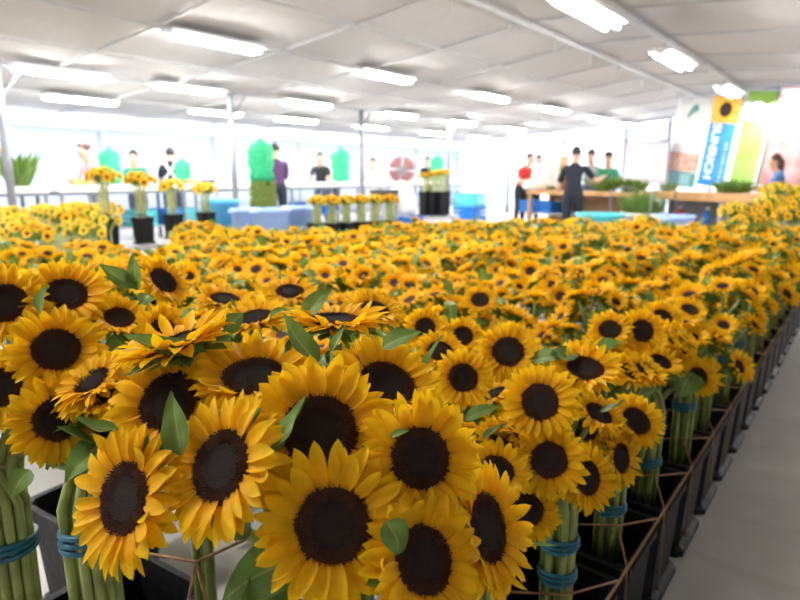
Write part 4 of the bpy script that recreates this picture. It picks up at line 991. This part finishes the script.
t = thing('planter', 'white square planter full of grass on the trolley', 'planter', (q[0], q[1], .12), brz)
mb = MB(); mb.lathe([(.02, 0), (.24, 0), (.33, .42), (.36, .43), (.36, .46), (.31, .46), (.29, .40), (.02, .40)], 20); mb.build('pot', M['whiteplastic'], t, True)
mb = MB(); r = random.Random(4)
for k in range(420):
    a, rr = r.uniform(0, 6.28), .42*math.sqrt(r.random()); b = V((rr*math.cos(a)*.7, rr*math.sin(a)*.7, .40)); e = V((rr*math.cos(a)*1.15, rr*math.sin(a)*1.15, .40+r.uniform(.3, .52)*(1.1-.5*rr))); y = V((-math.sin(a), math.cos(a), 0))*.014
    mb.add([b-y, b+y, e], [(0, 1, 2)], [.8, .8, .5])
mb.build('grass', M['leaf'], t)
t = thing('trolley', 'grey handled trolley carrying the white grass planter', 'trolley', (q[0], q[1], 0), brz)
mb = MB(); mb.box(-.42, .42, -.3, .3, .08, .12); mb.build('deck', M['greystuff'], t)
for s in (-1, 1): mb = MB(); mb.tube([(s*.42, -.28, .25), (s*.46, -.28, .95), (s*.46, .0, 1.0), (s*.42, .28, .95), (s*.42, .28, .25)], .013, 8); mb.build('handle', M['steel'], t, True)
for sx in (-1, 1):
    for sy in (-1, 1): mb = MB(); mb.tube([(sx*.34-.02, sy*.24, .04), (sx*.34+.02, sy*.24, .04)], .04, 14); mb.build('wheel', M['darkmetal'], t)
for px, m, lab in ((684, 'red', 'small red bottle on the shelf of the orange counter'), (711, 'bluecrate', 'small blue bottle on the shelf of the orange counter')):
    q = on_wall(px, .25); t = thing('bottle', lab, 'bottle', (q.x, q.y, .40)); mb = MB(); mb.lathe([(.01, 0), (.06, 0), (.06, .18), (.025, .22), (.025, .25), (.005, .25)], 14); mb.build('body', M[m], t, True); mb = MB(); mb.lathe([(.03, .24), (.03, .28), (.005, .285)], 12); mb.build('cap', M['whiteplastic'], t, True)
# ------------------------------------------------------------------ net bags and the fan
def onx(px, X):
    d = fw+rt*((px-400)/FPX)+up*(125/FPX); s = X/d.x; return (X, d.y*s, 0)
def netbag(px, py0, d, w, z0, h, lab, base=True):
    p = on(px, py0, d) if base else onx(px, -10.5); t = thing('net_bag', lab, 'net bag', (p[0], p[1], z0), 0, 'green net bags'); rr = random.Random(px)
    mb = MB(); mb.lathe([(.03, 0), (w*.42, .03), (w*.5, h*.15), (w*.42, h*.3), (w*.5, h*.45), (w*.46, h*.6), (w*.5, h*.75), (w*.4, h*.9), (w*.16, h*.97), (.02, h)], 20)
    mb.v = [(a*(1+.08*math.sin(3*math.atan2(b, a)+c*7)), b*(1+.08*math.cos(4*math.atan2(b, a)+c*5)), c) for a, b, c in mb.v]
    mb.build('net', M['net'], t, True)
    mb = MB(); mb.lathe([(w*.1, h*.95), (w*.05, h*1.0), (w*.14, h*1.06), (w*.02, h*1.05)], 12); mb.build('knot', M['net'], t, True); return p
p = netbag(261, 160, 9.3, .40, 1.08, .64, 'large green net bag standing on the leafy bin beside the steel post')
t = thing('leafy_bin', 'tall bin of yellow-green leaves under the large green net bag', 'plant bin', p)
mb = MB(); mb.lathe([(.02, 0), (.24, 0), (.28, .62), (.30, .63), (.30, .66), (.02, .64)], 20); mb.build('bin', M['greystuff'], t, True)
mb = MB(); r = random.Random(9)
for k in range(520):
    a, z = r.uniform(0, 6.28), r.uniform(.66, 1.10); b = V((.1*math.cos(a), .1*math.sin(a), z-.1)); e = V((r.uniform(.12, .27)*math.cos(a), r.uniform(.12, .27)*math.sin(a), z+.03)); y = V((-math.sin(a), math.cos(a), 0))*.04; mm_ = (b+e)/2+V((0, 0, .03))
    mb.add([b, mm_-y, e, mm_+y], [(0, 1, 2, 3)], [0, .9, .4, .9])
mb.build('leaves', M['lime'], t)
netbag(341, 165, 10.5, .46, 1.03, .80, 'green net bag on the bench by the second post, narrow at its foot', False)
netbag(111, 150, 11.0, .34, 1.03, .62, 'green net bag behind the pink-clothed worker', False)
netbag(437, 158, 14.5, .40, 1.03, .72, 'green net bag last along the benches, beyond the red fan', False)
netbag(183, 160, 10.6, .3, 1.03, .46, 'small green net bag at the shoulder of the apron worker', False)
p = on(402, 170, 12.0); t = thing('pedestal_fan', 'round red and grey pedestal fan before the far benches', 'fan', p, math.radians(35))
mb = MB(); mb.lathe([(.02, .03), (.1, .03), (.26, .015), (.26, 0), (.02, 0)], 20); mb.build('base', M['darkmetal'], t, True)
mb = MB(); mb.tube([(0, 0, .02), (0, 0, 1.3)], .022, 10); mb.build('pole', M['steel'], t)
mb = MB(); mb.tube([(0, -.02, 1.3), (0, .18, 1.3)], .08, 14); mb.build('motor', M['greystuff'], t, True)
mb = MB()
for k in range(44): a = 2*PI*k/44; mb.tube([(.03*math.cos(a), -.14, 1.3+.03*math.sin(a)), (.24*math.cos(a), -.11, 1.3+.24*math.sin(a)), (.27*math.cos(a), -.05, 1.3+.27*math.sin(a))], .004, 4)
mb.tube([(.27*math.cos(2*PI*k/32), -.05, 1.3+.27*math.sin(2*PI*k/32)) for k in range(32)], .014, 6, False, True); mb.build('guard', M['greystuff'], t)
mb = MB()
for k in range(4):
    a0_ = 2*PI*k/4; vs = []
    for i in range(6):
        for j in range(5):
            a = a0_+j*.34; rr_ = .04+.21*i/5; vs.append((rr_*math.cos(a), -.07+.05*(j/4-.5), 1.3+rr_*math.sin(a)))
    mb.add(vs, [(i*5+j, (i+1)*5+j, (i+1)*5+j+1, i*5+j+1) for i in range(5) for j in range(4)])
o = mb.build('blades', M['fanred'], t, True); s = o.modifiers.new('thick', 'SOLIDIFY'); s.thickness = .006
p = onx(17, -10.2); greens(p, 1.03, .25, .5, 140, 'tall leafy cuttings standing on the bench end behind the first post', .5)
# ------------------------------------------------------------------ people
def person(loc, yaw, height, label, shirt, trousers, sleeve='short', hands=((.34, .42, 1.08), (-.34, .42, 1.08)), lean=.12, hair='hair', hairstyle='short', extra=None, head_down=.2, step=0., seat=False):
    """Faces +Y before turning; hands are targets for the two wrists."""
    k = height/1.72
    root = thing('person', label, 'person', loc, yaw)
    P, E_, RAD, LB = [], [], [], []
    def v(p, r, l, par=None):
        P.append(V(p)*k); RAD.append((r if isinstance(r, tuple) else (r, r))); LB.append(l)
        if par is not None: E_.append((par, len(P)-1))
        return len(P)-1
    ly = lean
    pel = v((0, 0, .95), (.155, .115), 'T')
    wa = v((0, .03*ly*4, 1.10), (.135, .10), 'S', pel); ch = v((0, .22*ly, 1.28), (.165, .115), 'S', wa)
    nb = v((0, .40*ly, 1.43), (.11, .09), 'S', ch); nk = v((0, .52*ly+.01, 1.485), .078, 'K', nb)
    hy = .6*ly+.02+head_down*.05
    jaw = v((0, hy+.015, 1.555), (.080, .088), 'K', nk); fa = v((0, hy+.012, 1.63), (.094, .112), 'K', jaw); cr = v((0, hy, 1.70), (.082, .098), 'K', fa)
    no = v((0, hy+.112, 1.612), .012, 'K', fa)
    for s, hd in zip((1, -1), hands):
        sh = v((s*.185, .33*ly, 1.385), .062, 'S', ch)
        H_ = V(hd); S_ = V((s*.185, .33*ly, 1.385)); mid = (H_+S_)/2; D = (H_-S_).length; bend = math.sqrt(max(0, .29**2-(D/2)**2)) if D/2 < .29 else 0
        if D > .57: H_ = S_+(H_-S_)*(.57/D); mid = (H_+S_)/2
        el_ = mid+V((s*.22, -.35, -.92)).normalized()*bend
        ms = v((S_+el_)/2, .066, 'S' , sh); el = v(el_, .053, 'S' if sleeve == 'long' else 'K', ms)
        fr = v((el_*.4+H_*.6), .046, 'S' if sleeve == 'long' else 'K', el); wr = v(H_, .033, 'K', fr)
        d = (H_-el_).normalized(); side = d.cross(V((0, 0, 1))).normalized(); dn = side.cross(d).normalized()
        if dn.z > 0: dn = -dn
        pm = v(H_+d*.05, (.036, .020), 'K', wr)
        for q, (o_, L) in enumerate(((-.030, .070), (-.010, .080), (.010, .075), (.029, .058))):
            b = H_+d*.085+side*o_; f1 = v(b, .0095, 'K', pm); f2 = v(b+d*L*.5+dn*.012, .0088, 'K', f1); v(b+d*L*.85+dn*.038, .0075, 'K', f2)
        t1 = v(H_+d*.035-side*s*.042, .011, 'K', pm); v(H_+d*.075-side*s*.062+dn*.015, .009, 'K', t1)
        hp = v((s*.095, 0, .90), .118, 'T', pel); st = step*s
        kn = v((s*.10, .03+st*.5, .50), .080, 'T', hp); cf = v((s*.102, st*.85-.01, .33), .070, 'T', kn); an = v((s*.105, st-.02, .085), .050, 'T', cf)
        v((s*.115, st+.13, .035), (.042, .030), 'B', an)
    me = bpy.data.meshes.new('body_skeleton'); me.from_pydata([tuple(p) for p in P], E_, []); ob = bpy.data.objects.new('tmp_body', me); COL.objects.link(ob)
    ob.modifiers.new('skin', 'SKIN'); sv = me.skin_vertices[0].data
    for i, r in enumerate(RAD): sv[i].radius = (r[0]*k, r[1]*k); sv[i].use_root = (i == 0)
    sub = ob.modifiers.new('sub', 'SUBSURF'); sub.levels = 2
    dg = bpy.context.evaluated_depsgraph_get(); dg.update()
    bm_ = bpy.data.meshes.new_from_object(ob.evaluated_get(dg)); bpy.data.objects.remove(ob); bm_.name = 'body'
    bm_.materials.clear()
    ms_ = {'S': shirt, 'T': trousers, 'K': 'skin', 'B': 'cloth_black'}; keys = list(ms_)
    for q in keys: bm_.materials.append(M[ms_[q]])
    segs = [(P[a], P[b], LB[b], LB[a]) for a, b in E_]
    for f in bm_.polygons:
        c = f.center; best = (9, 'S')
        for a, b, lb, la in segs:
            ab = b-a; t = max(0, min(1, (c-a).dot(ab)/ab.length_squared)); dd = (c-(a+ab*t)).length
            if dd < best[0]: best = (dd, lb if t > .35 else la)
        lab = best[1]
        f.material_index = keys.index(lab); f.use_smooth = True
    link('body', bm_, root)
    hc = V((0, hy-.006, 1.645))*k
    mb = MB(); n = 18; vs = []                            # hair: a cap that leaves the face free
    for i in range(9):
        ph = PI*i/8*.62
        for j in range(n):
            a = 2*PI*j/n; fr_ = max(0, math.sin(a)); p_ = min(ph, PI*.62-(.95 if hairstyle != 'cap' else .75)*fr_**1.5*(1 if i > 3 else .4)) if i > 2 else ph
            vs.append((hc.x+.083*k*math.sin(p_)*math.cos(a), hc.y+.1*k*math.sin(p_)*math.sin(a), hc.z+.02*k+.102*k*math.cos(p_)))
    mb.add(vs, [(i*n+j, i*n+(j+1) % n, (i+1)*n+(j+1) % n, (i+1)*n+j) for i in range(8) for j in range(n)])
    if hairstyle == 'bun': mb.lathe([(.01, -.045), (.04, -.03), (.05, 0), (.04, .03), (.01, .045)], 12, (hc.x, hc.y-.11*k, hc.z+.06*k))
    if hairstyle == 'long': mb.lathe([(.03, .04), (.06, 0), (.065, -.1), (.05, -.2), (.01, -.26)], 12, (hc.x, hc.y-.075*k, hc.z))
    o = mb.build('hair', M[hair], root, True); s = o.modifiers.new('thick', 'SOLIDIFY'); s.thickness = .018*k; s.offset = 0
    if hairstyle == 'cap': mb = MB(); mb.lathe([(.095, 0), (.092, .05), (.06, .09), (.005, .1)], 18, (hc.x, hc.y, hc.z+.035)); mb.box(-.06, .06, hc.y+.07, hc.y+.17, hc.z+.035, hc.z+.045); mb.build('cap', M[hair], root, True)
    for s in (-1, 1):
        mb = MB(); mb.lathe([(.001, -.010), (.008, -.006), (.011, 0), (.008, .006), (.001, .010)], 10, (s*.032*k, (hy+.086)*k, 1.637*k)); mb.build('eye', M['hair'], root, True)
        mb = MB(); mb.lathe([(.004, -.03), (.014, -.015), (.016, .01), (.006, .028)], 10, (s*.079*k, (hy-.002)*k, 1.625*k)); mb.build('ear', M['skin'], root, True)
    mb = MB(); mb.tube([(-.024*k, (hy+.078)*k, 1.577*k), (0, (hy+.084)*k, 1.575*k), (.024*k, (hy+.078)*k, 1.577*k)], .0055, 6); mb.build('mouth', M['red'], root, True)
    if extra == 'apron':
        mb = MB(); vs = []
        for i in range(9):
            z = .55+.1*i; w = .22 if z < 1.1 else .15
            for j in range(7): a = (j/6-.5)*2; vs.append((a*w*k, (.215*ly+.16-.05*a*a+(.0 if z > 1 else .02))*k, z*k))
        mb.add(vs, [(i*7+j, i*7+j+1, (i+1)*7+j+1, (i+1)*7+j) for i in range(8) for j in range(6)])
        o = mb.build('apron', M['cloth_apron'], root, True); s_ = o.modifiers.new('thick', 'SOLIDIFY'); s_.thickness = .012
        mb = MB()
        for s in (-1, 1): mb.tube([(s*.15*k, (.30*ly+.10)*k, 1.38*k), (s*.12*k, (.36*ly-.02)*k, 1.49*k), (s*.05*k, (.3*ly-.14)*k, 1.36*k), (-s*.13*k, (.12*ly-.145)*k, 1.10*k), (-s*.19*k, .02*k, 1.02*k)], .024*k, 8)
        mb.build('apron_straps', M['cloth_apron'], root, True)
    if extra == 'vest':
        mb = MB(); mb.lathe([(.165, 0), (.185, .12), (.195, .26), (.15, .36)], 18, (0, .02, 1.02)); mb.v = [(a, b*.72+.2*ly*((c-1.0)), c) for a, b, c in mb.v]; o = mb.build('vest', M['cloth_navy'], root, True); s_ = o.modifiers.new('thick', 'SOLIDIFY'); s_.thickness = .012
    return root
def face(frm, to): d = V(to)-V(frm); return math.atan2(-d.x, d.y)
def stand(px, d): p = at(px, 180, d); return (p.x, p.y, 0)
W_B = ((.22, .46, 1.12), (-.22, .46, 1.12))
p = onx(96, -11.35); person(p, face(p, (-10, 2.2, 0)), 1.72, 'person in pink with a dark vest and brown hair bending over the benches', 'cloth_pink', 'cloth_grey', 'short', W_B, .35, 'brownhair', 'bun', 'vest', .5)
p = onx(136, -11.35); person(p, face(p, (-9, 4.5, 0)), 1.62, 'person in green behind the benches, between the net bag and apron worker', 'cloth_greencloth', 'cloth_jeans', 'short', W_B, .2)
p = onx(171, -11.35); person(p, face(p, (-14, 9, 0)), 1.70, 'person in dark top seen from behind with crossed white apron straps', 'cloth_navy', 'cloth_jeans', 'short', W_B, .25, 'hair', 'short', 'apron')
p = onx(277, -9.5); person(p, face(p, (-12, 9.5, 0)), 1.78, 'tall person in dark purple standing close beside the large green net bag', 'cloth_purple', 'cloth_navy', 'long', ((.2, .46, 1.1), (-.2, .46, 1.1)), .12)
p = onx(321, -11.35); person(p, face(p, (-9.5, 9, 0)), 1.72, 'person in black behind the benches beside the second green net bag', 'cloth_black', 'cloth_jeans', 'short', W_B, .3)
p = onx(333, -12.3); person(p, face(p, (-9.5, 10, 0)), 1.74, 'person half hidden behind the second green net bag', 'cloth_apron', 'cloth_black', 'short', W_B, .2)
p = onx(375, -11.35); person(p, face(p, (-11, 8, 0)), 1.64, 'person in beige with black hair between the second post and the fan', 'cloth_beige', 'cloth_beige', 'long', W_B, .15, 'hair', 'short', 'apron')
p = onx(428, -11.35); person(p, face(p, (-9.5, 12, 0)), 1.72, 'person in dark clothes by the last green net bag', 'cloth_navy', 'cloth_black', 'short', W_B, .2)
p = stand(574, 10.3); person(p, face(p, at(590, 190, 13)), 1.64, 'person in black T-shirt and dark trousers, back turned, reaching over the counter', 'cloth_navy', 'cloth_navy', 'short', ((.46, .36, 1.22), (-.30, .22, 1.0)), .15, 'hair', 'short', None, .3, .06)
p = stand(590, 13.5); person(p, face(p, (-3.5, 8, 0)), 1.70, 'person facing the counter, head just above the black shoulder', 'cloth_grey', 'cloth_jeans', 'short', W_B, .15, 'hair', 'cap')
p = stand(608, 12.6); person(p, face(p, (-3.5, 8, 0)), 1.62, 'person in green behind the counter, hands in the greenery heap', 'cloth_greencloth', 'cloth_jeans', 'short', W_B, .2, 'hair', 'cap')
p = stand(521, 14.3); person(p, face(p, (-4.5, 12.4, 0)), 1.66, 'person in red top and black trousers at the counter end', 'red', 'cloth_black', 'short', W_B, .45)
p = stand(534, 15.2); person(p, face(p, (-4.5, 12.4, 0)), 1.66, 'second person in red, partly behind the cream sack', 'red', 'cloth_black', 'short', W_B, .35)
q = on_wall(783, 1.3); person((q.x, q.y, 0), face(q, (b0.x, b0.y, 0)), 1.50, 'person with long brown hair and blue shirt behind the domed bunches', 'cloth_bluecloth', 'cloth_jeans', 'short', W_B, .2, 'brownhair', 'long')

# ------------------------------------------------------------------ picture settings
sc.view_settings.view_transform = 'Standard'; sc.view_settings.look = 'None'; sc.view_settings.gamma = 1; sc.view_settings.use_curve_mapping = False
sc.view_settings.exposure = 0.7
sc.cycles.max_bounces = 8; sc.cycles.diffuse_bounces = 4; sc.cycles.transmission_bounces = 6; sc.cycles.glossy_bounces = 2
sc.cycles.use_denoising = True; sc.cycles.sample_clamp_indirect = 6
